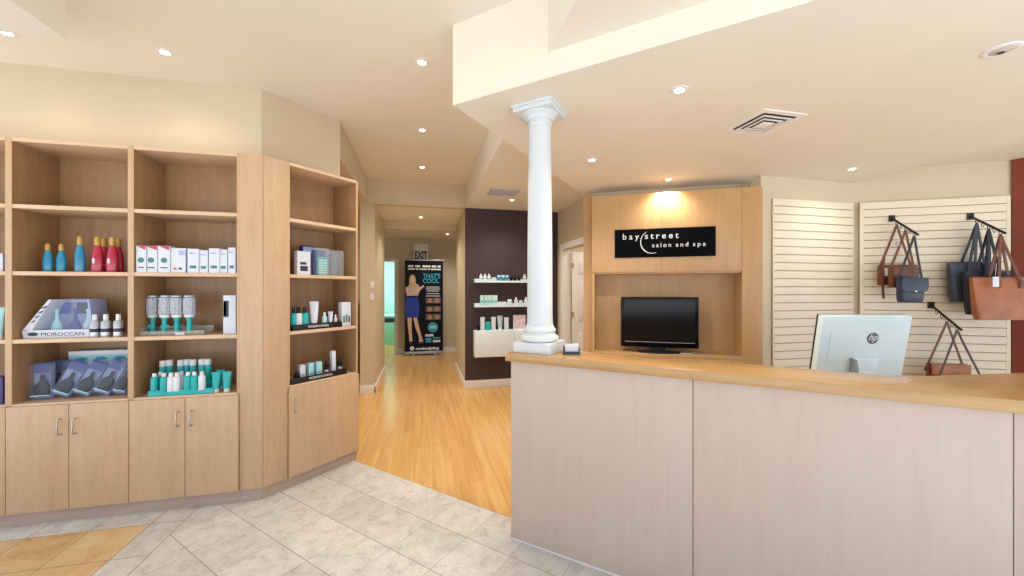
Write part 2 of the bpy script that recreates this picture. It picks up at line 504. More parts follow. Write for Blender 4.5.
# baseboards
def skirting(n, p0, p1, h=.11, th=.016):
    p0, p1 = Vector(p0), Vector(p1); d = (p1 - p0).normalized(); q = Vector((d.y, -d.x)) * th
    struct(n, MB().prism([p0, p1, p1 + q, p0 + q], 0, h * .8).prism([p0, p1, p1 + q * .6, p0 + q * .6], h * .8, h), M['trim'])
skirting('baseboard_dark', (.63, 5.84), (2.11, 5.84))
skirting('baseboard_hall_right', (.63, 7.38), (.63, 5.824))
skirting('baseboard_hall_left', (-.67, 5.854), (-.67, 7.4))
skirting('baseboard_hall_left_end', (-.865, 5.87), (-.654, 5.87))
skirting('baseboard_back', (-.55, Y_B), (2.6, Y_B))
skirting('baseboard_door_wall', (2.11, 5.84), (2.11, 5.68))

# doorway casings
m = MB()
for x0, x1 in ((-1.53, -1.46), (-.62, -.55)): m.box(x0, x1, Y_B - .018, Y_B, 0, 2.14, .004)
m.box(-1.53, -.55, Y_B - .018, Y_B, 2.14, 2.21, .004)
m.box(-.632, -.62, Y_B, Y_B + .12, 0, 2.14)
struct('trim_mint_doorway', m, M['trim'])
m = MB()
for y0, y1 in ((5.6, 5.68), (4.64, 4.72)): m.box(2.088, 2.11, y0, y1, 0, 2.10, .005)
m.box(2.085, 2.11, 4.64, 5.68, 2.10, 2.185, .005)
m.box(2.11, 2.23, 5.585, 5.6, 0, 2.10)
struct('trim_door', m, M['trim'])
# white six-panel door swung open into the room beyond
d1 = bpy.data.objects.new('door_1', None); COL.objects.link(d1)
d1.location = (2.235, 5.53, 0.004); d1['kind'] = 'structure'; d1['label'] = 'white six-panel door standing open beside the wood wall unit'
m = MB().box(0, .80, 0, .036, .005, 2.06, .002)
for px0, px1 in ((.09, .37), (.43, .71)):
    for z0, z1 in ((.16, .84), (1.0, 1.62), (1.72, 1.95)):
        m.box(px0, px1, -.006, 0, z0, z1, .003)
        m.box(px0 + .03, px1 - .03, -.012, -.004, z0 + .03, z1 - .03, .004)
m.build('door_leaf', M['trim'], d1)
for z in (.25, 1.1, 1.85):
    MB().cyl((-.008, -.004, z - .045), (-.008, -.004, z + .045), .007).box(-.012, .02, -.004, -.001, z - .04, z + .04).build('hinge', M['gold'], d1)

# light switches at the hallway corner
t = thing('light_switch', 'white light switch plate, upper of two on the hallway wall corner', 'light switch', (-.70, 5.869, 1.55))
MB().box(-.028, .028, -.008, 0, -.05, .05, .003).build('plate', M['white'], t)
MB().box(-.008, .008, -.013, -.007, -.016, .016, .002).build('toggle', M['white'], t)
dup(t, (-.70, 5.869, 1.38), 'white light switch plate, lower of two on the hallway wall corner')

# ------------------------------------------------------------------ ceiling fittings
LIGHTS = []
def downlight(x, y, z, label, watt, on=True, r=.037, spot=True):
    t = thing('ceiling_downlight', label, 'ceiling light', (x, y, z), 0, 'recessed ceiling lights')
    MB().lathe([(r * .72, 0), (r * .72, -.004), (r * .95, -.006), (r * 1.25, -.003), (r * 1.28, 0)], 28).build('trim_ring', M['trim'], t)
    MB().lathe([(0, -.0045), (r * .5, -.004), (r * .73, -.001)], 24).build('lens', M['lens'] if on else M['lens_off'], t)
    if on and spot:
        l = bpy.data.lights.new('lamp', 'SPOT')
        l.energy = watt; l.color = (1.0, .91, .75); l.spot_size = math.radians(140); l.spot_blend = .9
        l.shadow_soft_size = .05
        lo = bpy.data.objects.new('lamp', l); COL.objects.link(lo)
        lo.location = (0, 0, -.03); lo.parent = t
    return t
W = 42
downlight(-2.5, 3.03, Z_MAIN, 'lit recessed ceiling light at the far left above the display shelves', 6)
downlight(-1.675, 3.04, Z_MAIN, 'lit recessed ceiling light above the display shelves, beside the dropped corner box', 7)
downlight(0, 2.77, Z_MAIN, 'nearest lit recessed light of the hallway row on the main ceiling', W)
downlight(0, 3.94, Z_MAIN, 'second lit recessed light of the hallway row on the main ceiling', W)
downlight(0, 5.13, Z_MAIN, 'third lit recessed light of the hallway row, just before the header', W)
downlight(-.02, 6.74, Z_SOF, 'lit recessed light inside the hallway beyond the first header', W)
downlight(.53, 8.45, 2.69, 'farthest lit recessed light, in the cross hall near the banner', W)
downlight(1.39, 1.875, Z_BULK, 'lit recessed light on the bulkhead nearest the column', W)
downlight(1.41, 3.055, Z_BULK, 'lit recessed light on the bulkhead right behind the column', W)
downlight(2.405, 3.42, Z_BULK, 'lit recessed light directly over the black salon sign', 26)
downlight(at_d(845, 1.11 * F_PX / 119)[0], at_d(845, 1.11 * F_PX / 119)[1] - .06, Z_BULK, 'lit recessed light on the bulkhead in front of the slatwall corner', 9)
downlight(1.205, 5.18, Z_SOF, 'lit recessed light beside the grille in front of the dark wall', W)

x, y = at_d(1001, 1.11 * F_PX / 240)
t = thing('ceiling_eyeball_light', 'unlit oval eyeball ceiling fitting at the upper right edge', 'ceiling light', (x, y, Z_BULK))
MB().lathe([(.040, 0), (.040, -.005), (.052, -.008), (.062, -.004), (.064, 0)], 32).build('trim_ring', M['trim'], t)
MB().lathe([(0, -.012), (.014, -.012), (.016, -.009), (.03, -.009), (.042, -.003)], 24).build('eyeball', M['lens_off'], t)
MB().lathe([(0, -.016), (.012, -.015), (.014, -.012)], 16).build('lens', M['vent_dark'], t)

t = thing('air_diffuser', 'square white four-way air diffuser on the bulkhead', 'air vent', (2.207, 2.118, Z_BULK))
m = MB()
for s in (-1, 1):
    m.box(-.168, .168, s * .15 - .018, s * .15 + .018, -.006, 0).box(s * .15 - .018, s * .15 + .018, -.1319, .1319, -.006, 0)
m.build('frame', M['trim'], t)
MB().box(-.135, .135, -.135, .135, -.002, 0).build('dark_throat', M['vent_dark'], t)
for k, a in enumerate((.112, .078)):
    m = MB()
    for r in range(4):
        Mx = Matrix.Rotation(r * PI / 2, 4, 'Z')
        m.prism([(-a, -a), (a, -a), (a - .014, -a + .014), (-a + .014, -a + .014)], -.012 - .004 * k, -.008 - .004 * k, Mx)
    m.build('vane', M['trim'], t)
MB().box(-.045, .045, -.045, .045, -.02, -.015, .002).build('centre_plate', M['trim'], t)
t = thing('ceiling_grille', 'grey rectangular return air grille before the dark wall', 'air vent', (1.0, 4.79, Z_SOF))
m = MB()
for s in (-1, 1): m.box(-.18, .18, s * .145 - .012, s * .145 + .012, -.008, 0, .002).box(s * .168 - .012, s * .168 + .012, -.157, .157, -.008, 0, .002)
m.build('frame', M['vent_grey'], t)
m = MB()
for k in range(9): m.box(-.157, .157, -.125 + k * .031 - .010, -.125 + k * .031 + .010, -.007, -.003)
m.build('louvres', M['vent_grey'], t)
MB().box(-.157, .157, -.134, .134, -.002, 0).build('dark_throat', M['vent_dark'], t)

# ------------------------------------------------------------------ display cabinets
SH_Z = [2.005, 1.585, 1.157, .755]      # centre heights of the shelf boards
TOP_Z, TOE = 2.433, .084
DEPTH = .34
def handle(parent, x, z):
    MB().tube([(x, -.002, z - .048), (x, -.022, z - .048), (x, -.028, z - .040), (x, -.028, z + .040), (x, -.022, z + .048), (x, -.002, z + .048)], .0045, 8).build('handle', M['steel'], parent)
def cabinet(label, loc, rz, w, ndoor, hinge_handles, fill_l=0.0, fill_r=0.0, end_r=False):
    """open shelving over a doored base; local x along the front, -y towards the room"""
    t = thing('display_cabinet', label, 'display cabinet', loc, rz, 'maple display cabinets')
    P = .0165
    for sx in (0, w - P):
        MB().box(sx, sx + P, .002, DEPTH, TOE, TOP_Z, .0008).build('side_panel', M['maple_shaded'], t)
        MB().box(sx, sx + P, -.0005, .0015, SH_Z[3], TOP_Z, .0003).build('lit_edge', M['maple'], t)  # thin added strip keeps the panel's front edge in the lit maple tone
    MB().box(P, w - P, DEPTH - .012, DEPTH, TOE, TOP_Z - .022).build('back_panel', M['maple_shaded'], t)
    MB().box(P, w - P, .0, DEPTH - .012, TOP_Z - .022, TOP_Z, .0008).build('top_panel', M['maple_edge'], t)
    for z in SH_Z[:3]:
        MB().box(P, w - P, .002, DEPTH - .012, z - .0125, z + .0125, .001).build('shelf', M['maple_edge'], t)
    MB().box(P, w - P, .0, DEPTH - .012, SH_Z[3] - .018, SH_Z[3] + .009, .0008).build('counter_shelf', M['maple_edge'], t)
    MB().box(P, w - P, .02, DEPTH - .012, TOE, TOE + .018).build('bottom_panel', M['maple_shaded'], t)
    MB().box(-.0, w, .012, .03, .0, TOE - .001).build('toe_kick', M['toe'], t)
    dw = w / ndoor
    for k in range(ndoor):
        d = MB().box(k * dw + .002, (k + 1) * dw - .002, -.019, -.001, TOE + .002, SH_Z[3] - .003, .001).build('door', M['maple'], t)
        hx = hinge_handles[k]
        h = MB().tube([(hx, -.019, .567), (hx, -.041, .567), (hx, -.047, .575), (hx, -.047, .655), (hx, -.041, .663), (hx, -.019, .663)], .0045, 8).build('handle', M['steel'], d)
    if fill_r:
        MB().box(w + .0015, w + fill_r, -.004, .014, TOE + .0, TOP_Z, .001).build('filler_panel', M['maple'], t)
        MB().box(w, w + fill_r + .004, .014, .03, 0, TOE - .001).build('toe_filler', M['toe'], t)
    if fill_l:
        MB().box(-fill_l, -.0015, -.004, .014, TOE + .0, TOP_Z, .001).build('filler_panel', M['maple'], t)
        MB().box(-fill_l - .004, 0, .014, .03, 0, TOE - .001).build('toe_filler', M['toe'], t)
    return t
Y_F = 3.052
XA, XB, XC, XE = -3.142, -2.5095, -1.8735, -1.2405
cabinet('partly seen maple display cabinet at the far left edge', (XA, Y_F, 0), 0, XB - XA, 2, (.27, .36))
cabinet('maple display cabinet holding the blue and red bottles', (XB, Y_F, 0), 0, XC - XB, 2, (.279, .357))
cabinet('maple display cabinet holding the white boxes and teal bottle tray', (XC, Y_F, 0), 0, XE - XC, 2, (.279, .357), 0, .1465)
KX, KY = -1.094, 3.050
AW = .600
ang_o = (KX + .170 * .7071, KY + .170 * .7071)
cabinet('angled maple display cabinet with one door at the end of the row', (ang_o[0], ang_o[1], 0), PI / 4, AW, 1, (.045,), .168, 0)

# ---- things on the shelves
def on_shelf(u, k, dy, h=0.0):      # point on shelf k of the straight run seen in column u, dy behind the front
    Y = Y_F + dy
    return (at_y(u, Y), Y, SH_Z[k] + (.0125 if k < 3 else .009) + G)
def m_px(px, p): return px * depth(p[0], p[1]) / F_PX

# squeeze bottles
def squeeze(name, label, r, h, mat, cap, loc, group):
    t = thing(name, label, 'bottle', loc, 0, group)
    b = h * .76
    MB().lathe([(0, 0), (r * .9, 0), (r, .008), (r * .98, b * .5), (r * .86, b * .72), (r * .62, b * .9), (r * .5, b)], 18, sy=.72).build('body', mat, t)
    MB().lathe([(r * .46, b), (r * .52, b + .002), (r * .50, h * .93), (r * .34, h), (0, h)], 14).build('cap', cap, t)
    if mat is M['red']: MB().disc_xz(-r * .2, b * .42, r * .22, -r * .728, -r * .66, 18, 1, 2.6).build('printed_mark', M['paper'], t)
    return t
p = on_shelf(48, 1, .10)
b0 = squeeze('styling_bottle', 'blue squeeze bottle with gold cap, leftmost of the three', .027, .185, M['blue'], M['gold'], p, 'blue styling bottles')
dup(b0, on_shelf(61.5, 1, .10), 'blue squeeze bottle with gold cap, middle of the three')
dup(b0, on_shelf(80, 1, .08), 'tallest blue squeeze bottle, beside the red bottles', scale=(1.08, 1.08, 1.27))
p = on_shelf(97.5, 1, .08)
r0 = squeeze('styling_bottle', 'red squeeze bottle with gold cap, leftmost in front', .033, .235, M['red'], M['gold'], p, 'red styling bottles')
dup(r0, on_shelf(104, 1, .17), 'red squeeze bottle standing behind, between the two front red ones')
dup(r0, on_shelf(112.5, 1, .08), 'red squeeze bottle with gold cap, front right one')
dup(r0, on_shelf(118.2, 1, .15), 'red squeeze bottle at the back right next to the divider')

# white bottles beside the brush display
def white_bottle(label, loc, r, h, group, cap=M['white'], body=M['paper'], band=M['ink'], name='product_bottle'):
    t = thing(name, label, 'bottle', loc, 0, group)
    b = h * .72
    MB().lathe([(0, 0), (r * .95, 0), (r, .004), (r, b * .9), (r * .8, b * .98), (r * .45, b)], 16).build('body', body, t)
    MB().lathe([(r * .5, b), (r * .52, b + .001), (r * .5, h - .002), (r * .4, h), (0, h)], 14).build('cap', cap, t)
    if band: MB().lathe([(r * 1.004, b * .30), (r * 1.012, b * .32), (r * 1.012, b * .5), (r * 1.004, b * .52)], 16).build('label_band', band, t)
    return t
wb = white_bottle('small white bottle beside the brush display box, left of three', on_shelf(95, 2, .05), .026, .150, 'white bottles by the brush display', M['white'], M['silver'])
dup(wb, on_shelf(106, 2, .05), 'small white bottle beside the brush display box, middle of three')
dup(wb, on_shelf(118.5, 2, .05), 'small white bottle next to the divider, right of three')

# slanted display box with three brushes
p = on_shelf(59, 2, .05)
t = thing('brush_display_box', 'white slant-sided display box with windowed brushes and printed lip', 'display box', p)
w = .40
xl, xr = -.185, .185
zt = .248
out = [(xl, 0), (xr, 0), (xr - .025, zt), (xl + .13, zt), (xl - .008, .045)]
MB().slab_xz(out, .135, .14).build('back_card', M['lav'], t)
MB().slab_xz([(xl, 0), (xr, 0), (xr, .052), (xl - .008, .052)], 0, .008, .001).build('front_lip', M['paper'], t)
MB().slab_xz([(xl - .008, .045), (xl + .13, zt), (xl + .145, zt), (xl + .045, .052)], 0, .14, .001).build('slanted_side', M['paper'], t)
MB().slab_xz([(xr - .01, 0), (xr, 0), (xr - .025, zt), (xr - .037, zt)], .0, .14, .001).build('right_side', M['lav'], t)
MB().box(xl, xr - .012, .008, .134, 0, .006).build('base_card', M['paper'], t)
MB().slab_xz([(xl + .05, .053), (xr - .012, .053), (xr - .038, zt - .002), (xl + .145, zt - .002)], .004, .006).build('window_film', M['clear_blue'], t)
for k, (cx, mt) in enumerate(((-.055, M['aqua']), (.045, M['navy']), (.115, M['mintp']))):
    MB().lathe([(0, 0), (.016, .004), (.027, .03), (.030, .06), (.022, .09), (.010, .105), (.009, .15), (.014, .165), (.010, .178), (0, .18)], 14, (cx, .06, .007), sy=.5).build('brush', mt, t)
    MB().box(cx - .03, cx + .03, .110, .114, .15, .225, .001).build('printed_card', M['cobalt'] if k != 1 else M['ink'], t)
text('lettering', 'MOROCCAN', .034, (.02, -.0005, .013), M['ink'], t, width=.225)
MB().disc_xz(-.135, .026, .020, -.001, .0, 20, 1.4, .6).build('logo', M['ink'], t)
for k in range(4): MB().slab_xz([(xl + .040 + .016 * k, .10 + .03 * k), (xl + .052 + .02 * k, .10 + .03 * k), (xl + .068 + .02 * k, .118 + .03 * k), (xl + .060 + .02 * k, .118 + .03 * k)], -.001, .001).build('printed_mark', M['ink'], t)

# clamshell brush packs
def clam(label, loc, rot, w, h, dpt, mat_brush, group='brush packs on the bottom shelf'):
    t = thing('brush_pack', label, 'brush pack', loc, 0, group, rot)
    MB().box(-w / 2, w / 2, dpt * .8, dpt * .84, 0, h, .0005).build('backing_card', M['slate'], t)
    MB().box(w / 2 + .0002, w / 2 + .0012, .004, dpt * .8, 0.002, h * .96).build('side_card', M['lav'], t)
    MB().box(-w / 2 + .002, w / 2 - .002, dpt * .70, dpt * .79, h * .72, h - .002, .001).build('header_card', M['navy'], t)
    MB().box(-w / 2, w / 2, 0, dpt * .68, .001, h * .98, .006).build('blister', M['clear_blue'], t)
    MB().lathe([(0, .014), (w * .28, .018), (w * .40, h * .16), (w * .41, h * .36), (w * .26, h * .46), (.011, h * .52), (.012, h * .66), (0, h * .70)], 16, (0, dpt * .4, 0), sy=.35).build('brush', mat_brush, t)
    MB().box(-w / 2 + .004, w / 2 - .004, -.001, .0, h * .10, h * .13).build('printed_stripe', M['aqua'], t)
    return t
q = on_shelf(39.5, 3, .085)
c0 = clam('upright brush pack at the left end of the bottom shelf', q, (0, 0, math.radians(8)), .100, .235, .055, M['black'])
dup(c0, on_shelf(55, 3, .165), 'upright brush pack standing behind, second from the left', rot=(0, math.radians(4), math.radians(6)))
dup(c0, on_shelf(66, 3, .19), 'upright brush pack at the back, against the pale backing box', rot=(0, math.radians(6), math.radians(4)), scale=(.8, .8, 1))
names = ('first', 'second', 'third', 'last')
for k, u in enumerate((57.5, 78, 98.5, 117)):
    q = on_shelf(u, 3, .075)
    tl = math.radians(26 if k < 3 else 16)
    lift = .045 * math.sin(tl)
    dup(c0, (q[0], q[1], q[2] + lift + .002), f'{names[k]} leaning brush pack from the left on the bottom shelf', rot=(0, tl, math.radians(10)), scale=(.90 if k < 3 else .7, .8, 1.0))
q = on_shelf(101, 3, .25)
t = thing('product_carton', 'long pale aqua carton behind the leaning brush packs', 'box', q)
MB().box(-.185, .175, 0, .065, 0, .29, .002).build('body', M['aqua'], t)
MB().box(-.185, .175, -.001, -.0002, .262, .288).build('printed_stripe', M['white'], t)
for k in range(3): MB().disc_xz(-.11 + .11 * k, .235, .022, -.0015, -.0002, 18, 1.5, .6).build('printed_logo', M['cyan'], t)

# white cartons
GB = 'white cartons on the middle shelf'
def carton(label, loc, w, h, d, marks, rz=0.0, body=None, group=GB, name='product_carton'):
    t = thing(name, label, 'box', loc, rz, group)
    MB().box(-w / 2, w / 2, 0, d, 0, h, .0012).build('body', body or M['paper'], t)
    for kind, a in marks:
        if kind == 'dot': MB().disc_xz(a[0], a[1], a[2], -.0008, -.0001, 20).disc_xz(a[0], a[1], a[2] * .55, -.0012, -.0007, 16).build('printed_emblem', M['inkgreen'], t)
        if kind == 'bar': MB().box(a[0], a[1], -.0008, -.0001, a[2], a[3]).build('printed_block', a[4], t)
        if kind == 'tri': MB().slab_xz([(a[0], a[1]), (a[2], a[1]), (a[2], a[3])], -.0009, -.0001).build('printed_corner', M['inkred'], t)
        if kind == 'side': MB().box(w / 2, w / 2 + .0006, 0.003, d - .003, .002, h - .002).build('printed_side', a, t)
    return t
def red_marks(w, h): return [('tri', (-w / 2 + .002, h - .002, w / 2 - .002, h - .028)), ('dot', (0, h * .46, .018)), ('bar', (-w * .3, w * .3, h * .16, h * .20, M['ink'])), ('side', M['lav'])]
ul = [(141, 9.5, 26.5), (151, 12.5, 26.5), (164, 11.5, 26.5), (178, 15, 24.5), (193, 11, 24), (203.5, 8.5, 22.5), (214, 10.5, 24.5), (223.2, 8, 23.5), (231.8, 7.5, 25.5)]
lab = ['tall white carton with red corner, first from the left', 'tall plain-fronted white carton with red corner, second from the left', 'tall white carton with red corner, third from the left', 'wide white carton in the middle of the row',
       'white carton just right of the wide one', 'narrow shorter white carton, sixth in the row', 'white carton, third from the right end of the row', 'narrow white carton, second from the right end', 'white carton at the right end against the panel']
for k, (u, wp, hp) in enumerate(ul):
    q = on_shelf(u, 1, .010 + (.008 if k % 2 else 0))
    w, h = m_px(wp, q) * .86, m_px(hp, q)
    if k < 3: mk = red_marks(w, h)
    elif k == 3: mk = [('bar', (.005, w / 2 - .004, h * .72, h * .9, M['lav'])), ('bar', (-w * .3, -w * .1, h * .12, h * .2, M['inkred'])), ('bar', (w * .05, w * .25, h * .12, h * .2, M['ink'])), ('side', M['lav'])]
    else: mk = [('bar', (-w * .35, w * .2, h * .78, h * .84, M['lav'])), ('bar', (-w * .3, w * .3, h * .18, h * .3, M['inkgreen'])), ('side', M['lav'])]
    carton(lab[k], q, w, h, .062, mk)

# round brushes in a clear stand
q = on_shelf(170, 2, .04)
t = thing('brush_stand', 'clear acrylic tray holding the four round brushes', 'tray', (q[0], q[1], q[2]))
MB().box(-.175, .20, 0, .13, 0, .008, .001).build('base', M['smoke'], t)
MB().box(-.175, .20, 0, .004, .008, .03).box(-.175, .20, .126, .13, .008, .055).box(-.175, -.171, .004, .126, .008, .055).build('rim', M['smoke'], t)
MB().box(.03, .085, -.002, -.0002, .004, .018).build('price_ticket', M['paper'], t)
def round_brush(label, loc, rot):
    t = thing('round_brush', label, 'hair brush', loc, 0, 'round brushes with teal handles', rot)
    MB().lathe([(0, 0), (.014, 0), (.017, .01), (.015, .05), (.0135, .075), (.017, .10), (.020, .108)], 14).build('handle', M['teal'], t)
    MB().slab_xz([(-.014, .036), (.014, .036), (.025, .050), (.014, .064), (-.014, .064), (-.025, .050)], -.021, -.0175, .001).build('hang_tag', M['teal'], t)
    MB().lathe([(.021, .108), (.028, .112), (.030, .122), (.028, .130)], 18).build('ferrule', M['white'], t)
    MB().lathe([(.026, .130), (.034, .134), (.034, .245), (.026, .250)], 22, rfun=lambda a: 1 + .05 * math.cos(11 * a)).build('bristle_barrel', M['bristle'], t)
    MB().lathe([(.026, .250), (.033, .252), (.032, .262), (.016, .268), (0, .269)], 18).build('end_cap', M['silver'], t)
    return t
for k, (u, dy, rx) in enumerate(((153, .13, 0), (164, .085, 2), (177, .09, -1), (189.5, .085, 1))):
    q = on_shelf(u, 2, dy)
    l = ('round brush with teal handle, first from the left, slightly behind', 'round brush with teal handle, second from the left', 'round brush with teal handle, third from the left', 'round brush with teal handle, right end of the four')[k]
    if k == 0: rb = round_brush(l, (q[0], q[1], q[2] + .009), (0, math.radians(rx), 0))
    else: dup(rb, (q[0], q[1], q[2] + .009), l, rot=(0, math.radians(rx), k * .7))
q = on_shelf(229.5, 2, .04)
carton('white carton with a dark cut-out, standing at the right end beside the brushes', q, .078, .272, .07, [('bar', (-.037, -.005, .12, .235, M['ink'])), ('bar', (-.037, -.020, .13, .225, M['teal'])), ('side', M['lav'])], group='white cartons on the brush shelf')

# teal tray and its bottles
q = on_shelf(181, 3, .02)
t = thing('product_tray', 'stepped teal display tray crowded with teal and white bottles', 'tray', q)
tw = m_px(56, q)
MB().box(-tw / 2, tw / 2, 0, .21, 0, .028, .002).box(-tw / 2 + .02, tw / 2 - .002, .10, .21, .027, .075, .002).build('body', M['teal'], t)
MB().box(-tw / 2, tw / 2, 0, .006, .027, .038, .001).build('front_lip', M['teal'], t)
MB().box(tw / 2 - .012, tw / 2, .085, .21, .027, .125, .002).build('side_wing', M['teal'], t)
TZ1, TZ2 = .0288, .0758
def tall(label, loc, r, h, body, cap, group):
    t = thing('care_bottle', label, 'bottle', loc, 0, group)
    MB().lathe([(0, 0), (r * .94, 0), (r, .003), (r, h * .70), (r * .97, h * .72)], 16).build('body', body, t)
    MB().lathe([(r * .97, h * .72), (r * .99, h * .725), (r * .97, h - .002), (r * .85, h), (0, h)], 16).build('cap', cap, t)
    return t
for k, u in enumerate((163, 170, 181, 187, 193, 202, 208.2)):
    s = on_shelf(u, 3, .145 + (.02 if k in (1, 3) else 0))
    l = f'tall teal bottle, {ORD[k]} from the left in the back row of the tray'
    if k == 0: tb = tall(l, (s[0], s[1], q[2] + TZ2), .0205, .145, M['teal'], M['white'], 'tall teal bottles in the tray back row')
    else: dup(tb, (s[0], s[1], q[2] + TZ2), l)
def small(label, loc, r, h, body, group):
    t = thing('care_bottle', label, 'bottle', loc, 0, group)
    MB().lathe([(0, 0), (r * .95, 0), (r, .003), (r, h * .68), (r * .9, h * .76), (r * .55, h * .80)], 16).build('body', body, t)
    MB().lathe([(r * .56, h * .80), (r * .60, h * .805), (r * .58, h - .001), (0, h)], 12).build('cap', M['white'], t)
    return t
fr = [(154.5, .035, 0), (160.5, .075, 0), (164, .03, 0), (171, .03, 1), (177, .03, 1), (181.5, .07, 1), (188, .03, 0), (194.5, .03, 0), (202, .03, 1)]
ln = ['small teal bottle at the left end of the tray front row', 'small teal bottle tucked behind the two leftmost front bottles', 'small teal bottle just left of the white pair',
      'small white bottle, left one of the pair in the tray', 'small white bottle, right one of the pair in the tray', 'small white bottle set back beside the white pair', 'small teal bottle right of the white ones, left of two', 'small teal bottle right of the white ones, right of two', 'lone small white bottle at the right end of the tray']
pt = pw = None
for (u, dy, wht), l in zip(fr, ln):
    s = on_shelf(u, 3, dy)
    loc = (s[0], s[1], q[2] + TZ1)
    if wht:
        if pw is None: pw = small(l, loc, .0205, .125, M['white'], 'small white bottles in the tray')
        else: dup(pw, loc, l)
    else:
        if pt is None: pt = small(l, loc, .021, .125, M['teal'], 'small teal bottles in the tray')
        else: dup(pt, loc, l)
def tube_pack(label, loc, r, h, mat, cap, group, name='cream_tube'):
    t = thing(name, label, 'tube', loc, 0, group)
    MB().lathe([(0, 0), (r * .62, 0), (r * .66, .002), (r * .66, h * .17), (0, h * .171)], 14).build('cap', cap, t)
    bm = MB(); pr = []
    tb_ = bmesh.new(); rings = []
    for z, wx, wy in ((h * .175, r * .72, r * .72), (h * .4, r * .86, r * .6), (h * .75, r * .97, r * .3), (h * .94, r * 1.02, .002), (h, r * 1.02, .002)):
        rings.append([tb_.verts.new((wx * math.cos(2 * PI * i / 16), wy * math.sin(2 * PI * i / 16), z)) for i in range(16)])
    for a_, b_ in zip(rings, rings[1:]):
        for i in range(16): tb_.faces.new((a_[i], a_[(i + 1) % 16], b_[(i + 1) % 16], b_[i]))
    tb_.faces.new(list(reversed(rings[0]))); tb_.faces.new(rings[-1])
    bm._take(tb_); bm.build('body', mat, t)
    return t
GT = 'teal tubes beside the tray'
s = on_shelf(216, 3, .05); tt = tube_pack('teal tube standing on its white cap, left one beside the tray', s, .027, .142, M['teal'], M['white'], GT)
s = on_shelf(220.8, 3, .13); dup(tt, s, 'teal tube standing behind, between the two front tubes')
s = on_shelf(227, 3, .05); dup(tt, s, 'teal tube standing on its white cap, right one by the panel')

# far-left cabinet, only a sliver is seen
q = on_shelf(-1.5, 1, .03); carton('white carton showing at the extreme left edge, upper shelf', (q[0] - .01, q[1], q[2]), .06, .11, .06, [('side', M['lav'])], group='goods at the far left edge')
q = on_shelf(-1.5, 2, .03); tube_pack('aqua tube showing at the extreme left edge, middle shelf', (q[0], q[1], q[2]), .03, .20, M['aqua'], M['white'], 'goods at the far left edge')
q = on_shelf(-1.5, 3, .03); carton('plum carton showing at the extreme left edge, bottom shelf', (q[0] - .01, q[1], q[2]), .06, .17, .06, [], body=M['plum'], group='goods at the far left edge')

# angled cabinet contents; local s along the front, d behind it
SQ = math.sqrt(.5)
def ang(u, k, dd):
    # column u meets the vertical plane dd behind the angled front
    ox, oy = KX - dd * SQ, KY + dd * SQ
    tn = math.tan(math.atan((u - 512) / F_PX) + A)
    s = (tn * oy - ox) / (1 - tn)
    return (ox + s, oy + s, SH_Z[k] + (.0125 if k < 3 else .009) + G)
R45 = PI / 4
GA = 'goods in the angled cabinet'
q = ang(304, 1, .05); carton('white carton with dark lettering, left on the angled cabinet upper shelf', q, .105, .185, .05, [('bar', (-.03, .03, .03, .07, M['ink'])), ('bar', (-.03, .02, .08, .10, M['ink']))], R45, group=GA)
q = ang(310.5, 1, .17); carton('tall navy carton behind the white carton in the angled cabinet', q, .135, .245, .05, [('bar', (-.06, .06, .19, .235, M['lav']))], R45, M['navy'], GA)
q = ang(323.5, 1, .05)
t = thing('acrylic_case', 'clear acrylic case with a teal product pack inside', 'case', q, R45, GA)
MB().box(-.055, .055, 0, .09, 0, .225, .002).build('case', M['clear'], t)
MB().box(-.05, .05, .055, .085, .002, .21, .002).build('backing_card', M['navy'], t)
MB().box(-.032, .045, .015, .05, .002, .15, .002).build('pack', M['teal'], t)
m = MB()
for k in range(6): m.box(-.03, .043, .013, .0148, .02 + .02 * k, .028 + .02 * k)
m.build('printed_lines', M['mintp'], t)
q = ang(337.5, 1, .08)
t = thing('acrylic_case', 'empty clear acrylic case at the right of the angled upper shelf', 'case', q, R45, GA)
MB().box(-.06, .06, 0, .09, 0, .22, .002).build('case', M['clear'], t)
MB().box(-.06, .06, .091, .097, 0, .20, .001).build('backing_card', M['ink'], t)

def black_tray(u0, u1, k, label):
    q0, q1 = ang(u0, k, .012), ang(u1, k, .012)
    w = (Vector(q1) - Vector(q0)).length
    t = thing('product_tray', label, 'tray', q0, R45, 'black product trays')
    MB().box(0, w, 0, .14, 0, .012, .001).build('base', M['black'], t)
    MB().box(0, w, -.001, .006, 0, .045, .001).build('front_lip', M['black'], t)
    MB().box(0, .005, .006, .14, .012, .04).box(w - .005, w, .006, .14, .012, .04).build('side_lip', M['black'], t)
    text('lettering', 'MOROCCANOIL', .024, (w * .5, -.0016, .015), M['whiteprint'], t, width=w * .42)
    return q0[2] + .0128
z4 = black_tray(293, 342, 2, 'black lettered tray on the angled cabinet middle shelf')
z5 = black_tray(291.5, 347, 3, 'black lettered tray on the angled cabinet lowest shelf')
def asp(u, k, dd, z): q = ang(u, k, dd); return (q[0], q[1], z)
white_bottle('white bottle with black cap, leftmost on the black middle tray', asp(293.5, 2, .06, z4), .024, .165, GA, M['black'], M['teal'], None)
white_bottle('white bottle with black cap, second on the black middle tray', asp(298.5, 2, .05, z4), .026, .165, GA, M['black'], M['paper'], None)
white_bottle('teal bottle with black cap on the black middle tray', asp(305, 2, .055, z4), .026, .165, GA, M['black'], M['teal'], None)
tube_pack('large white tube in the centre of the black middle tray', asp(314, 2, .05, z4), .033, .205, M['paper'], M['white'], GA)
white_bottle('small aqua bottle right of the white tube', asp(324.5, 2, .05, z4), .020, .115, GA, M['white'], M['aqua'], None)
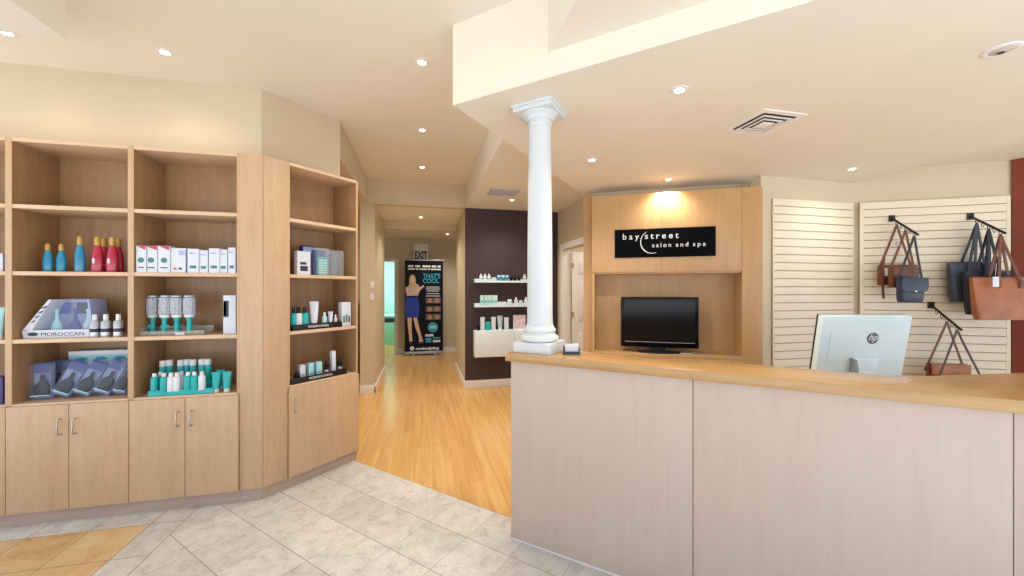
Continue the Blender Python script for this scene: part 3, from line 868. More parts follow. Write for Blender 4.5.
tube_pack('slim white tube with dark cap, right of the aqua bottle', asp(330.5, 2, .05, z4), .018, .118, M['paper'], M['ink'], GA)
white_bottle('tiny white bottle left of the white carton', asp(335.5, 2, .05, z4), .014, .09, GA, M['white'], M['paper'], None)
q = ang(346.4, 2, .05); carton('white carton with bottle pictures at the right of the angled middle shelf', q, .088, .205, .05, [('bar', (-.030, -.014, .03, .09, M['inkgreen'])), ('bar', (-.006, .010, .03, .10, M['inkgreen'])), ('bar', (.018, .034, .03, .085, M['ink']))], R45, group=GA)
white_bottle('small black jar at the left of the lowest black tray', asp(296.5, 3, .045, z5), .022, .075, GA, M['black'], M['black_gloss'], M['silver'])
for u, hh, wd, l in ((303, .115, .042, 'small white carton on the lowest black tray, left of three'), (311.5, .12, .042, 'small white carton on the lowest black tray, middle of three'), (319.5, .12, .045, 'small white carton on the lowest black tray, right of three')):
    carton(l, asp(u, 3, .05, z5), wd, hh, .04, [('side', M['lav']), ('bar', (-wd * .3, wd * .3, hh * .3, hh * .36, M['inkgreen']))], R45, M['aqua'] if u > 310 else M['paper'], GA)
white_bottle('black bottle right of the small cartons', asp(326.5, 3, .05, z5), .019, .125, GA, M['black'], M['black_gloss'], M['silver'])
carton('tall slim white carton on the lowest black tray', asp(334, 3, .05, z5), .034, .19, .034, [('side', M['lav'])], R45, group=GA)
white_bottle('black bottle at the right end of the lowest tray', asp(339.8, 3, .06, z5), .019, .135, GA, M['black'], M['black_gloss'], M['silver'])

# ------------------------------------------------------------------ dark wall shelves
YD = 5.84
def wshelf(z, label, x0=.763, x1=1.74, dp=.13):
    t = thing('floating_shelf', label, 'shelf', (x0, YD - .001, z), 0, 'white floating shelves')
    w = x1 - x0
    MB().box(0, w, -dp, 0, -.028, 0, .002).build('board', M['cool_white'], t)
    MB().box(0, w, -.012, 0, 0.0005, .03, .001).box(0, .012, -dp, -.012, .0005, .03, .001).build('back_lip', M['cool_white'], t)
wshelf(1.62, 'upper white floating shelf on the dark wall')
wshelf(1.25, 'lower white floating shelf on the dark wall')
t = thing('wall_cabinet', 'white floating drawer cabinet under the shelves on the dark wall', 'cabinet', (.755, YD - .001, .48))
w = .98
MB().box(0, w, -.16, 0, 0, .395, .003).build('body', M['cool_white'], t)
MB().box(.004, .60, -.178, -.161, .006, .389, .002).build('drawer_front', M['cool_white'], t)
MB().box(.606, w - .004, -.178, -.161, .006, .389, .002).build('drawer_front', M['cool_white'], t)
YS = YD - .075
def wx(u): return at_y(u, YS)
def ws(u, z): return (wx(u), YS, z + G)
GW = 'products on the dark wall'
Z1, Z2, Z3 = 1.62, 1.25, .875
for k, u in enumerate((481, 485, 489)):
    l = f'white bottle on the upper floating shelf, {ORD[k]} from the left'
    if k == 0: wp = white_bottle(l, ws(u, Z1), .024, .105, GW, M['white'], M['paper'], M['lav'])
    else: dup(wp, ws(u, Z1), l)
def jar(label, loc, r, h, body, cap, group=GW):
    t = thing('cream_jar', label, 'jar', loc, 0, group)
    MB().lathe([(0, 0), (r * .9, 0), (r, .004), (r, h * .6), (r * .9, h * .64)], 16).build('body', body, t)
    MB().lathe([(r * .9, h * .64), (r * .97, h * .65), (r * .97, h - .003), (r * .9, h), (0, h)], 16).build('lid', cap, t)
    return t
jw = jar('low white jar right of the three white bottles', ws(494, Z1), .035, .05, M['paper'], M['white'])
for k, u in enumerate((499, 503, 507)):
    l = f'blue jar on the upper floating shelf, {ORD[k]} from the left'
    if k == 0: jb = jar(l, ws(u, Z1), .027, .085, M['blue'], M['aqua'])
    else: dup(jb, ws(u, Z1), l)
for k, u in enumerate((511, 515, 519)):
    l = f'black jar on the upper floating shelf, {ORD[k]} from the left'
    if k == 0: jk = jar(l, ws(u, Z1), .027, .07, M['black_gloss'], M['black'])
    else: dup(jk, ws(u, Z1), l)
white_bottle('white bottle at the column end of the upper floating shelf', ws(524.5, Z1), .026, .105, GW, M['white'], M['paper'], M['lav'])
for k, u in enumerate((482, 486, 489.5, 493, 496)):
    l = f'mint carton on the lower floating shelf, {ORD[k]} from the left'
    if k == 0: cm = carton(l, ws(u, Z2), .046, .15, .05, [('bar', (-.015, .015, .04, .07, M['teal'])), ('bar', (-.018, .018, .125, .14, M['white']))], 0, M['mintp'], GW)
    else: dup(cm, ws(u, Z2), l)
for k, u in enumerate((499.5, 504)):
    dup(jw, ws(u, Z2), ('low white jar right of the mint cartons, left of two', 'low white jar right of the mint cartons, right of two')[k])
jar('wide pale jar in the middle of the lower floating shelf', ws(509.5, Z2), .034, .085, M['mintp'], M['white'])
white_bottle('tall white bottle on the lower floating shelf', ws(516, Z2), .028, .115, GW, M['white'], M['paper'], None)
jar('pale jar beside the column on the lower floating shelf', ws(520.8, Z2), .028, .07, M['mintp'], M['white'])
white_bottle('white bottle beside the column on the lower floating shelf', ws(526, Z2), .03, .12, GW, M['white'], M['paper'], None)
white_bottle('black bottle at the left end on top of the white wall cabinet', ws(478.5, Z3), .022, .11, GW, M['black'], M['black_gloss'], None)
carton('white carton on the white wall cabinet, left of the teal bottle', ws(482.7, Z3), .062, .195, .05, [('side', M['lav'])], 0, None, GW)
white_bottle('teal bottle with black cap on the white wall cabinet', ws(488, Z3), .038, .175, GW, M['black'], M['teal'], None)
carton('white carton on the white wall cabinet, right of the teal bottle', ws(493.6, Z3), .066, .195, .05, [('side', M['lav'])], 0, None, GW)
tube_pack('grey-white tube standing on the white wall cabinet', ws(500, Z3), .044, .215, M['silver'], M['white'], GW)
carton('narrow white carton right of the grey-white tube', ws(506.5, Z3), .066, .185, .05, [('side', M['lav'])], 0, None, GW)
t = carton('square white box with a pink flower picture on the wall cabinet', ws(519.5, Z3), .19, .22, .03, [('bar', (-.085, .085, .02, .2, M['pinkphoto']))], 0, None, GW)

# ------------------------------------------------------------------ hallway: banner, exit sign, mint room
YBN = 9.05
t = thing('roll_up_banner', 'dark roll-up banner with a woman in a blue skirt at the hallway end', 'banner', (.045, YBN, 0))
BW = .425
MB().box(-BW - .02, BW + .02, -.06, .06, .025, .085, .02).build('base_cassette', M['silver'], t)
for s in (-.25, .25): MB().box(s - .025, s + .025, -.16, .16, 0, .024, .006).build('foot', M['silver'], t)
pn = MB().box(-BW, BW, -.002, .002, .08, 2.15).build('printed_panel', M['banner'], t)
MB().box(-BW - .01, BW + .01, -.012, .012, 2.15, 2.175, .004).build('top_rail', M['silver'], t)
MB().cyl((0, .03, .05), (0, .03, 2.15), .009).build('support_pole', M['silver'], t)
def pr(name, poly, mat, lay=1): MB().slab_xz(poly, -.002 - .0006 * lay, -.002 - .0006 * (lay - 1)).build(name, mat, pn)
def PX(u, v): return ((u - 424) / 386 * 8.82, 1.48 + (290 - v) / 386 * 8.82)   # place on the panel measured on the photograph
def pxpoly(pts): return [PX(*q) for q in pts]
pf = MB().slab_xz(pxpoly([(407.5, 316), (416.6, 316), (419.2, 327), (421.4, 336), (423.3, 342), (419.0, 342.5), (419.0, 337), (415.6, 328), (413.2, 316.5), (411.9, 316.5), (411.9, 330), (412.6, 341), (409.6, 342), (409.4, 336), (408.3, 327)]), -.0032, -.0026).build('printed_person', M['skin'], pn)
pf['label'] = 'printed person with blonde hair, blue skirt and folded arms'
def pp(name, pts, mat, lay): MB().slab_xz(pxpoly(pts), -.002 - .0006 * (lay + 1), -.002 - .0006 * lay).build(name, mat, pf)
pf.parent = t
pp('skirt', [(406.6, 296), (417, 295.5), (419, 303), (419.3, 311), (418.3, 317.5), (406.3, 317.5), (405.6, 308)], M['cobalt'], 2)
pp('blouse', [(408.5, 286), (411, 283.5), (415.5, 283.5), (419, 285), (420, 290), (417.5, 297), (406.8, 297.5), (407.5, 291)], M['blouse'], 2)
pp('hair', [(409.6, 285), (409.6, 278), (411, 275), (413.8, 274.8), (415.4, 277), (416.2, 285), (415, 287), (410.6, 287)], M['blonde'], 3)
pp('face', [(411.2, 278), (412.6, 276.6), (414.2, 278), (414.2, 281), (412.9, 283.4), (411.4, 281)], M['skin'], 4)
pp('arm', [(406.2, 287), (408.2, 287), (409, 292), (416, 289.5), (423.5, 285), (424, 286.5), (417.5, 292.5), (408, 295.5), (406, 292)], M['skin'], 4)
pp('shoe', [(409.3, 341), (412.8, 341), (413, 343), (409.5, 344)], M['black'], 4)
pp('shoe', [(418.6, 342), (423.5, 341.5), (423.3, 343.8), (418, 344)], M['black'], 4)
def bt(name, body, u, v, hpx, wpx, mat, **k):
    x, z = PX(u, v)
    text(name, body, hpx * 8.82 / 386 * 1.35, (x, -.0032, z), mat, pn, .0004, width=wpx * 8.82 / 386, **k)
# the panel's children sit in banner coordinates
for v, hh, runs in ((266.3, .022, (-.36, -.24, -.20, -.09, -.04, .14, .17, .27, .30, .37)), (269.2, .014, (-.36, -.21, -.19, -.13, -.11, .06, .08, .13, .15, .37))):
    z = PX(424, v)[1]; m = MB()
    for a, b in zip(runs[::2], runs[1::2]): m.box(a, b, -.0030, -.0022, z - hh, z + hh)
    m.build('headline', M['whiteprint'], pn)
bt('slogan', "THAT'S", 431.3, 278, 4.6, 17, M['cyan'], offset=.004)
bt('slogan', 'COOL', 430.5, 282.9, 4.6, 16, M['cyan'], offset=.004)
for k, v in enumerate((287, 289, 291, 293.6, 296)):
    x, z = PX(432.5, v); w_ = (.15, .16, .14, .15, .16)[k]
    MB().box(x - w_, x + w_, -.0030, -.0022, z - .008, z + .008).build('small_print', M['whiteprint'], pn)
for k, v in enumerate((300.5, 309, 317)):
    x, z = PX(433, v)
    MB().box(x - .17, x + .17, -.0030, -.0022, z - .065, z + .065).build('photo_strip', M['photo'], pn)
    MB().slab_xz([(x - .13, z - .055), (x - .03, z - .05), (x - .05, z + .05), (x - .12, z + .04)], -.0036, -.0030).slab_xz([(x + .03, z - .05), (x + .13, z - .055), (x + .14, z + .03), (x + .05, z + .05)], -.0036, -.0030).build('photo_figure', M['skin2'], pn)
x, z = PX(432.5, 327.5)
MB().disc_xz(x, z, .115, -.0030, -.0022, 28).build('round_badge', M['cyan'], pn)
MB().box(x - .07, x + .07, -.0036, -.0030, z + .015, z + .03).box(x - .08, x + .08, -.0036, -.0030, z - .02, z - .005).build('badge_print', M['whiteprint'], pn)
for u0, u1, v0, v1, mt in ((425, 433, 334.3, 336.6, 'whiteprint'), (425.3, 431, 338, 342.6, 'cyan'), (432.5, 439.8, 337.5, 339, 'cyan'), (432.5, 439.8, 340.3, 342.6, 'whiteprint')):
    (x0, z1), (x1, z0) = PX(u0, v0), PX(u1, v1)
    MB().box(x0, x1, -.0030, -.0022, z0, z1).build('small_print', M[mt], pn)
bt('brand_lettering', 'coolsculpting', 427, 349.5, 2.6, 23, M['whiteprint'], offset=.004)
x, z = PX(412.3, 348)
MB().disc_xz(x, z, .05, -.0030, -.0022, 20).disc_xz(x, z, .02, -.0036, -.0029, 12).build('emblem', M['whiteprint'], pn)

t = thing('exit_sign', 'white exit sign with red letters on the wall above the banner', 'exit sign', (-.03, Y_B - .001, 2.21))
MB().box(-.17, .17, -.06, 0, 0, .36, .006).build('housing', M['white'], t)
text('lettering', 'EXIT', .235, (0, -.0612, .012), M['dark_red'], t, .001, width=.29, offset=.010)

t = thing('treatment_bed', 'dark-edged treatment bed with mint cover beyond the doorway', 'bed', (-1.45, 11.2, 0))
MB().box(-.9, .9, -.35, .35, .62, .72, .02).build('mattress', M['ink'], t)
MB().box(-.88, .88, -.36, .36, .0, .60, .01).build('base', M['bed'], t)
MB().box(.40, .86, -.3, .3, .722, .80, .03).build('pillow', M['mint'], t)

t = thing('storage_locker', 'dark cabinet with oxblood base glimpsed past the angled shelf', 'cabinet', (-1.62, 6.9, 0))
MB().box(-.45, .45, -.2, .2, .0, .75, .006).build('lower_door', M['dark_red'], t)
MB().box(-.45, .45, -.2, .2, .755, 1.47, .006).build('upper_door', M['black'], t)
MB().box(-.46, .46, -.21, .21, 1.471, 1.49, .003).build('top_panel', M['dkbrown'], t)

# ------------------------------------------------------------------ reception counter
Q = Vector((.514, 2.235)); E1 = Vector((.742, -.67)).normalized(); EN = Vector((.67, .742)).normalized()
RZ = math.atan2(E1.y, E1.x)
def cl(x, y): v = Q + E1 * x + EN * y; return (v.x, v.y)
t = thing('reception_counter', 'long pale maple reception counter with raised ledge', 'counter', (Q.x, Q.y, 0), RZ)
for a, b in ((0, .9795), (.9825, 1.9835), (1.9865, 2.95)):
    MB().box(a, b, 0, .02, .012, 1.059, .0012).build('front_panel', M['counter_wood'], t)
MB().box(0.004, 2.95, .004, .24, 0, .012).build('floor_strip', M['trim'], t)
MB().box(0.001, .02, .0205, .26, .012, 1.059, .001).build('end_panel', M['counter_wood'], t)
MB().box(.0205, 2.6, .24, .26, .012, 1.059).build('inner_panel', M['counter_wood'], t)
MB().prism([(-.028, -.022), (2.95, -.022), (2.95, 1.13), (1.796, .287), (-.028, .287)], 1.0595, 1.105, None, .003).build('ledge_top', M['counter_top'], t)
MB().box(.3, 2.75, .262, 1.45, .735, .76, .002).build('desk_top', M['honey'], t)
for a in (.32, 1.5, 2.7): MB().box(a, a + .03, .27, 1.40, 0, .734).build('desk_support', M['honey'], t)
CT = 1.105 + G

# white column on the counter
cx, cy = cl(.118, .152)
t = thing('decorative_column', 'white classical column standing on the counter end under the bulkhead', 'column', (cx, cy, CT), RZ)
HC = Z_BULK - CT - .001
MB().box(-.12, .12, -.12, .12, 0, .062, .002).build('plinth', M['column_white'], t)
MB().lathe([(.100, .0625), (.112, .068), (.117, .080), (.112, .094), (.100, .100), (.098, .108), (.091, .116), (.096, .122), (.099, .130), (.096, .140), (.089, .145), (.086, .152), (.080, .163)], 48).build('base_moulding', M['column_white'], t)
MB().lathe([(.080, .1635), (.0775, .22), (.0765, .6), (.073, .95), (.0665, HC - .117)], 48).build('shaft', M['column_white'], t)
MB().lathe([(.0665, HC - .1165), (.072, HC - .112), (.074, HC - .104), (.070, HC - .098), (.070, HC - .082), (.080, HC - .078), (.083, HC - .07), (.092, HC - .058), (.108, HC - .048), (.110, HC - .042)], 48).build('capital', M['column_white'], t)
MB().box(-.122, .122, -.122, .122, HC - .0415, HC - .016, .003).box(-.130, .130, -.130, .130, HC - .016, HC, .003).build('abacus', M['column_white'], t)

# card holder
x, y = at_d(571.5, .375 * F_PX / 64)
t = thing('card_holder', 'small dark card holder with white cards beside the column', 'card holder', (x, y, CT), RZ + .5)
MB().box(-.050, .050, -.024, .03, 0, .008, .001).box(-.046, .046, -.022, -.018, .008, .016).box(-.046, -.040, -.018, .022, .008, .040).box(.040, .046, -.018, .022, .008, .040).box(-.046, .046, .022, .026, .008, .045).build('holder', M['dark_holder'], t)
MB().box(-.039, .039, -.016, .018, .0085, .058, .0008).build('cards', M['paper'], t)

# all-in-one computer seen from behind
x, y = at_d(861.5, 2.30)
t = thing('computer_monitor', 'white all-in-one computer seen from behind on the counter desk', 'computer', (x, y, .76 + G), -A)
TL = Matrix.Translation((0, 0, .39)) @ Matrix.Rotation(math.radians(10), 4, 'X')
WS = .260
MB().box(-WS, WS, -.012, .03, -.205, .182, .006, TL, 3).build('back_shell', M['pale_blue_white'], t)
MB().box(-WS - .001, WS + .001, .0305, .040, -.206, .183, .003, TL).build('screen_bezel', M['black'], t)
MB().box(-WS + .02, WS - .02, .0402, .0415, -.17, .165, 0, TL).build('screen', M['screen'], t)
m = MB()
for k in range(12): m.box(-WS + .055, -WS + .058, -.0130, -.0119, -.10 + k * .016, -.092 + k * .016, 0, TL)
m.build('vent_slots', M['grey_plastic'], t)
MB().slab_xz([(-.055, -.20), (.055, -.20), (.075, -.072), (-.055, -.072)], -.045, -.012, .004, TL).build('stand_neck', M['pale_blue_white'], t)
MB().slab_xz([(-.058, -.205), (-.015, -.205), (-.055, -.075), (-.066, -.075)], -.048, -.010, .003, TL).build('cable_cover', M['grey_plastic'], t)
MB().box(-.11, .11, -.14, .10, 0, .012, .004).tube([(0, -.05, .012), (0, -.035, .12), (0, -.01, .25)], .0, 8, (.05, .009), (0, 1, 0)).build('stand_foot', M['pale_blue_white'], t)
em = MB()
em.bm.free(); em.bm = bmesh.new()
em.disc_xz(0.048, .047, .0345, -.0136, -.0121, 36)
lg = em.build('emblem', M['emblem_grey'], t)
lg.data.transform(TL)
lg['label'] = 'grey round emblem with white slanted letters'
lt = text('emblem_lettering', 'hp', .056, (.048, -.0140, .035), M['white'], lg, .0006, shear=.35)
lt.data.transform(TL)

# ------------------------------------------------------------------ wood wall unit with sign and television
L0 = Vector((1.78, 3.85)); U1 = Vector((.8796, -.4757)).normalized(); UN = Vector((-U1.y, U1.x))
RZU = math.atan2(U1.y, U1.x)
UW, UT, OPZ, NFZ, UD = 1.617, 2.485, 1.668, .82, .27
t = thing('media_wall_unit', 'honey maple wall unit with a television niche under a sign', 'wall unit', (L0.x, L0.y, 0), RZU)
MB().box(.0, .7005, -.0, .02, OPZ, UT, .001).build('upper_door', M['honey'], t)
MB().box(.7025, 1.4365, .0, .02, OPZ, UT, .001).build('upper_door', M['honey'], t)
MB().box(1.4385, UW, .0, .02, 0, UT, .001).build('pier_panel', M['honey'], t)
MB().box(1.4385, 1.458, .0205, UD, NFZ, OPZ, .0).build('niche_side', M['honey'], t)
MB().box(.0, .025, .0205, UD, 0, UT, .001).build('niche_side', M['honey'], t)
MB().box(.0255, 1.438, UD - .02, UD, NFZ, OPZ - .02).build('niche_back', M['honey'], t)
MB().box(.0255, 1.438, .0205, UD, OPZ - .0195, OPZ, 0).build('niche_ceiling', M['honey'], t)
MB().box(.0255, 1.438, .0, UD, NFZ - .03, NFZ, .001).build('niche_shelf', M['honey'], t)
MB().box(.0255, 1.438, .0, .02, .0, NFZ - .031, .001).build('lower_panel', M['honey'], t)
MB().box(.0255, UW, .0205, UD, UT - .02, UT, .0).build('top_panel', M['honey'], t)
MB().box(-.105, -.004, .16, .18, 0, 2.56, .001).build('side_pilaster', M['honey'], t)
# partition wall behind it
p0 = L0 + UN * (UD + .012) - U1 * .06; p1 = L0 + UN * (UD + .012) + U1 * (UW - .02)
wallbox('wall_media', tuple(p1), tuple(p0), 0, Z_BULK, -.08, M['wall'], 'wall behind the honey wood unit')

s0 = L0 + U1 * .2356 - UN * .0015
t = thing('shop_sign', 'black sign board with white salon lettering over the television', 'sign', (s0.x, s0.y, 1.818), RZU)
SW, SHH = .967, .295
MB().box(0, SW, -.018, 0, 0, SHH, .002).build('board', M['sign_black'], t)
text('lettering', 'bay', .086, (.078, -.0185, .190), M['whiteprint'], t, .004, 'LEFT', 1.55, width=.160)
text('lettering', 'street', .086, (.300, -.0185, .190), M['whiteprint'], t, .004, 'LEFT', 1.5, .0008, width=.322)
for wd, x0, wl in (('salon', .372, .180), ('and', .598, .116), ('spa', .757, .115)):
    text('lettering', wd, .062, (x0, -.0185, .102), M['whiteprint'], t, .004, 'LEFT', 1.5, .0003, width=wl)
m = MB()
pts = []
n = 26
for i in range(n + 1):
    a = math.radians(118 + (292 - 118) * i / n)
    pts.append((.372 + .112 * math.cos(a), -.0195, .158 + .118 * math.sin(a)))
m.tube(pts, [.0012 + .0042 * math.sin(PI * min(1, i / n * .95 + .03)) for i in range(n + 1)], 8)
m.build('arc_mark', M['whiteprint'], t)

# television in the niche
tc_ = L0 + U1 * .684 + UN * .10
t = thing('television', 'black flat screen television standing in the wood niche', 'television', (tc_.x, tc_.y, NFZ + G), RZU)
TW = .385
MB().box(-TW, TW, -.02, .03, .055, .585, .012, None, 3).build('housing', M['black_gloss'], t)
MB().box(-TW + .035, TW - .035, -.0225, -.0205, .125, .555, .0).build('screen', M['screen'], t)
MB().box(-TW + .04, TW - .04, -.0235, -.0205, .108, .1135).build('trim_line', M['silver'], t)
MB().lathe([(0, 0), (.22, 0), (.22, .008), (.20, .014), (0, .018)], 32, (0, .0, 0), 1.0, .40).box(-.07, .07, -.005, .02, .016, .056, .004).build('stand', M['black'], t)
MB().tube([(.20, -.03, .004), (.26, -.02, .004), (.34, .03, .004), (.38, .10, .004)], .004, 6).build('power_cable', M['paper'], t)

# ------------------------------------------------------------------ slatwall, arms and bags
SP, G0, PT = .079, 2.302, 2.375
def slatpanel(label, loc, rz, w, margin):
    """grooved boards; local x along the wall, -y into the room"""
    t = thing('slatwall_panel', label, 'slatwall', loc, rz, 'cream slatwall panels')
    MB().box(0, w, -.006, 0, .3, PT).build('groove_backing', M['groove'], t)
    z_hi = PT; z = G0; m = MB()
    while z_hi > .32:
        m.box(margin, w - margin, -.02, -.0062, max(z + .0032, .3), z_hi, .0014, None, 1)
        z_hi = z - .0032; z -= SP
    m.build('slats', M['slat'], t)
    m = MB().box(0, margin - .0004, -.021, -.0062, .3, PT, .001).box(w - margin + .0004, w, -.021, -.0062, .3, PT, .001)
    m.build('edge_board', M['slat'], t)
    return t
slatpanel('cream slatwall panel with no goods, left of the corner', (3.325, 3.099, 0), 0, 4.335 - 3.325, .012)
RZS = math.atan2(T2.y, T2.x)
sp0 = Vector(C) + T2 * .03
slatpanel('cream slatwall panel hung with bags, right of the corner', (sp0.x, sp0.y, 0), RZS, 1.19, .03)

def arm(label, s, z):
    P = Vector(C) + T2 * s + N2 * .0225
    t = thing('bag_hanger', label, 'bag hanger', (P.x, P.y, z), RZS, 'black slanted display arms')
    MB().box(-.026, .026, -.010, 0, -.032, .032, .002).build('mount_plate', M['black_metal'], t)
    MB().tube([(0, -.006, 0), (0, -.35, -.212)], 0, 8, (.009, .009), (1, 0, 0)).build('bar', M['black_metal'], t)
    for L in HK:
        zz = -.6057 * L - .012
        MB().tube([(0, -L, zz + .006), (0, -L, zz - .022), (0, -L - .004, zz - .032), (0, -L - .014, zz - .036), (0, -L - .024, zz - .030), (0, -L - .026, zz - .018)], .0028, 6).build('hook', M['black_metal'], t)
    return P
HK = [.06, .12, .18, .235, .29]
def hook_pt(P, z, i):
    L = HK[i] + .014
    v = P + N2 * L
    return (v.x, v.y, z - .6057 * HK[i] - .012 - .036)
A1 = arm('black slanted arm holding the crossbody bags, left of the upper two', .294, 2.20)
A2 = arm('black slanted arm holding the tote bags, right of the upper two', .9156, 2.19)
A3 = arm('lower black slanted arm just right of the computer', .61, 1.331)

def bag_body(w_top, w_bot, h, d, zt, x0=0.0, bulge=.012):
    """soft rectangular bag, top edge at zt, slightly pillowed"""
    t = bmesh.new(); rings = []
    nz = 7
    for k in range(nz + 1):
        f = k / nz
        w = w_bot + (w_top - w_bot) * f
        dd = d * (1.0 - .45 * f) if k else d * .8
        if k == 0: w *= .96
        ring = []
        n = 24
        for i in range(n):
            a = 2 * PI * i / n
            cxx, sn = math.cos(a), math.sin(a)
            e = .35
            px_ = math.copysign(abs(cxx) ** e, cxx) * w / 2
            py_ = math.copysign(abs(sn) ** e, sn) * (dd / 2 + bulge * math.sin(PI * f) * (1 - abs(cxx) ** 2))
            ring.append(t.verts.new((x0 + px_, py_, zt - h * (1 - f))))
        rings.append(ring)
    for a_, b_ in zip(rings, rings[1:]):
        n = len(a_)
        for i in range(n): t.faces.new((a_[i], a_[(i + 1) % n], b_[(i + 1) % n], b_[i]))
    t.faces.new(list(reversed(rings[0]))); t.faces.new(rings[-1])
    m = MB(); m._take(t)
    return m
def strap_pts(xl, zl, xr, zr, y=0.0, peak=.012, n=5):
    """up one side, over the hook, down the other; the hook is the local origin"""
    L = [(xl * (1 - f), y * (1 - f), zl * (1 - f)) for f in [i / n for i in range(n)]]
    Rr = [(xr * f, y * f, zr * f) for f in [(i + 1) / n for i in range(n)]]
    return L[:-1] + [(L[-1][0] * .8, L[-1][1], L[-1][2] * .75), (xl * .04, 0, -.006), (0, 0, .0035), (xr * .04, 0, -.006)] + Rr
def bag(name, label, cat, P, z, i, group):
    return thing(name, label, cat, hook_pt(P, z, i), RZS + .10, group)
GBG = 'bags on the slatwall arms'
# arm 1
t = bag('crossbody_bag', 'brown leather crossbody bag at the back of the left arm', 'bag', A1, 2.20, 0, GBG)
bag_body(.29, .29, .20, .08, -.390, -.015).build('body', M['brown'], t)
MB().box(-.148, .138, -.056, -.040, -.475, -.388, .006).build('flap', M['brown'], t)
MB().tube(strap_pts(-.145, -.40, .12, -.40), 0, 8, (.011, .0025), (0, 1, 0)).build('strap', M['brown'], t)
MB().tube([(-.145, -.05, -.32), (-.158, -.055, -.44), (-.156, -.05, -.62), (-.150, -.05, -.72)], 0, 8, (.011, .003), (0, 1, 0)).build('strap_end', M['brown'], t)
MB().box(-.15, -.102, -.066, -.062, -.50, -.42, .001).build('price_tag', M['paper'], t)
t = bag('crossbody_bag', 'reddish brown crossbody bag in the middle of the left arm', 'bag', A1, 2.20, 2, GBG)
bag_body(.22, .21, .19, .055, -.350, -.03).build('body', M['brown'], t)
MB().box(-.138, .078, -.050, -.034, -.445, -.348, .006).build('flap', M['brown'], t)
MB().tube(strap_pts(-.13, -.36, .07, -.36), 0, 8, (.011, .0025), (0, 1, 0)).build('strap', M['brown'], t)
MB().box(-.083, -.058, -.012, .004, -.135, -.100, .003).build('buckle', M['steel'], t)
t = bag('crossbody_bag', 'navy saddle bag at the front of the left arm', 'bag', A1, 2.20, 4, GBG)
bag_body(.21, .19, .225, .07, -.385, -.035, .018).build('body', M['navy_leather'], t)
fl = MB().slab_xz([(-.140, -.382), (.070, -.382), (.073, -.46), (.065, -.502), (.04, -.517), (-.11, -.517), (-.135, -.502), (-.143, -.46)], -.062, -.046, .006).build('flap', M['navy_leather'], t)
MB().tube(strap_pts(-.13, -.39, .06, -.39), 0, 8, (.010, .0025), (0, 1, 0)).build('strap', M['black_leather'], t)
MB().box(-.043, -.027, -.068, -.063, -.514, -.500, .002).build('clasp', M['steel'], t)
# arm 2: totes
def tote(label, i, w, h, zt, body, strap, d=.13, x0=0.0):
    t = bag('tote_bag', label, 'bag', A2, 2.19, i, GBG)
    bag_body(w, w * .86, h, d, zt, x0, .012).build('body', body, t)
    hw = w * .16
    for y in (-.045, .045):
        MB().tube(strap_pts(x0 - hw, zt - .055, x0 + hw, zt - .055, y * 1.05), 0, 8, (.012, .003), (0, 1, 0)).build('handle', strap, t)
    for s in (-1, 1):
        MB().box(x0 + s * hw - .014, x0 + s * hw + .014, -.052 , -.046, zt - .10, zt - .03, .002).build('handle_tab', strap, t)
    MB().tube([(x0 - w / 2 * .97, -d * .30, zt - .002), (x0, -d * .42, zt - .002), (x0 + w / 2 * .97, -d * .30, zt - .002)], 0, 8, (.006, .003), (0, 0, 1)).build('top_binding', strap, t)
    return t
tote('charcoal grey tote bag at the back of the right arm', 0, .40, .38, -.36, M['grey_leather'], M['grey_leather'], .10, -.04)
tote('black tote bag half hidden behind the tan tote', 2, .38, .40, -.38, M['black_leather'], M['black_leather'], .08, -.01)
t = tote('large tan leather tote bag at the front of the right arm', 4, .52, .38, -.37, M['tan'], M['brown'], .09, .03)
MB().box(-.135, -.09, -.088, -.082, -.46, -.37, .001).build('price_tag', M['paper'], t)
MB().tube([(-.112, -.083, -.36), (-.075, -.05, -.25)], .0015, 6).build('tag_string', M['paper'], t)
# arm 3
t = bag('crossbody_bag', 'brown leather flap bag hanging from the lower arm', 'bag', A3, 1.331, 2, GBG)
bag_body(.31, .30, .22, .08, -.385, -.005).build('body', M['brown'], t)
MB().box(-.16, .15, -.055, -.040, -.485, -.382, .006).build('flap', M['tan'], t)
MB().tube(strap_pts(-.165, -.46, .14, -.395, .02), 0, 8, (.010, .0025), (0, 1, 0)).build('strap', M['brown'], t)
MB().tube([(-.165, -.02, -.43), (-.17, -.03, -.52)], 0, 8, (.013, .003), (0, 1, 0)).build('strap_end', M['brown'], t)
t = bag('crossbody_bag', 'dark strapped bag in front on the lower arm, mostly hidden by the counter', 'bag', A3, 1.331, 4, GBG)
bag_body(.36, .34, .20, .07, -.44, .03).build('body', M['dkbrown'], t)
MB().tube(strap_pts(-.15, -.45, .20, -.45), 0, 8, (.009, .0025), (0, 1, 0)).build('strap', M['dkbrown'], t)

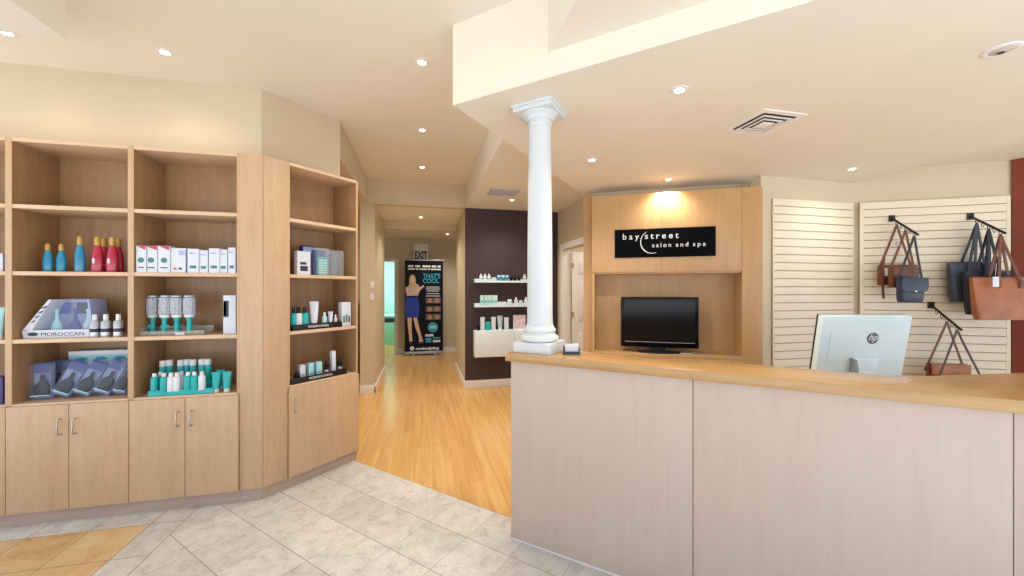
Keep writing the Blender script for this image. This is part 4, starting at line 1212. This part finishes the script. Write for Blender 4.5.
# ------------------------------------------------------------------ light
world = bpy.data.worlds.new('daylight'); scene.world = world
world.use_nodes = True
bg = world.node_tree.nodes['Background']
wt = world.node_tree
tcw = wt.nodes.new('ShaderNodeTexCoord'); spw = wt.nodes.new('ShaderNodeSeparateXYZ'); rw = wt.nodes.new('ShaderNodeValToRGB')
wt.links.new(tcw.outputs['Generated'], spw.inputs[0]); mw = wt.nodes.new('ShaderNodeMath'); mw.operation = 'MULTIPLY_ADD'
mw.inputs[1].default_value = .5; mw.inputs[2].default_value = .5
wt.links.new(spw.outputs['Z'], mw.inputs[0]); wt.links.new(mw.outputs[0], rw.inputs['Fac'])
rw.color_ramp.elements[0].position = .47; rw.color_ramp.elements[0].color = (.94, .97, 1.0, 1)      # bright lower half, added to lift the ceilings
rw.color_ramp.elements[1].position = .53; rw.color_ramp.elements[1].color = (.34, .41, .52, 1)      # open sky
wt.links.new(rw.outputs['Color'], bg.inputs['Color'])
bg.inputs['Strength'].default_value = 2.15
def area(name, loc, rot, sx, sy, watt, col):
    l = bpy.data.lights.new(name, 'AREA'); l.shape = 'RECTANGLE'; l.size = sx; l.size_y = sy; l.energy = watt; l.color = col
    o = bpy.data.objects.new(name, l); COL.objects.link(o); o.location = loc; o.rotation_euler = rot
    return o
area('mint_room_fill', (-1.6, 10.8, 2.66), (0, 0, 0), 1.2, .3, 45, (.85, 1.0, .97))  # unseen fill light added inside the mint room
area('side_room_fill', (-2.2, 5.6, 2.69), (0, 0, 0), .6, .6, 25, (1, .9, .75))  # unseen fill added to brighten the side room
area('door_room_fill', (3.0, 4.9, 2.69), (0, 0, 0), .6, .6, 10, (1, .95, .88))  # unseen fill light behind the open door, without a fixture

vs = scene.view_settings
vs.view_transform = 'Standard'; vs.look = 'None'; vs.exposure = 0.5; vs.gamma = 1.0
vs.use_curve_mapping = False
scene.cycles.max_bounces = 10
scene.cycles.diffuse_bounces = 6
scene.cycles.transparent_max_bounces = 12
scene.cycles.sample_clamp_indirect = 8
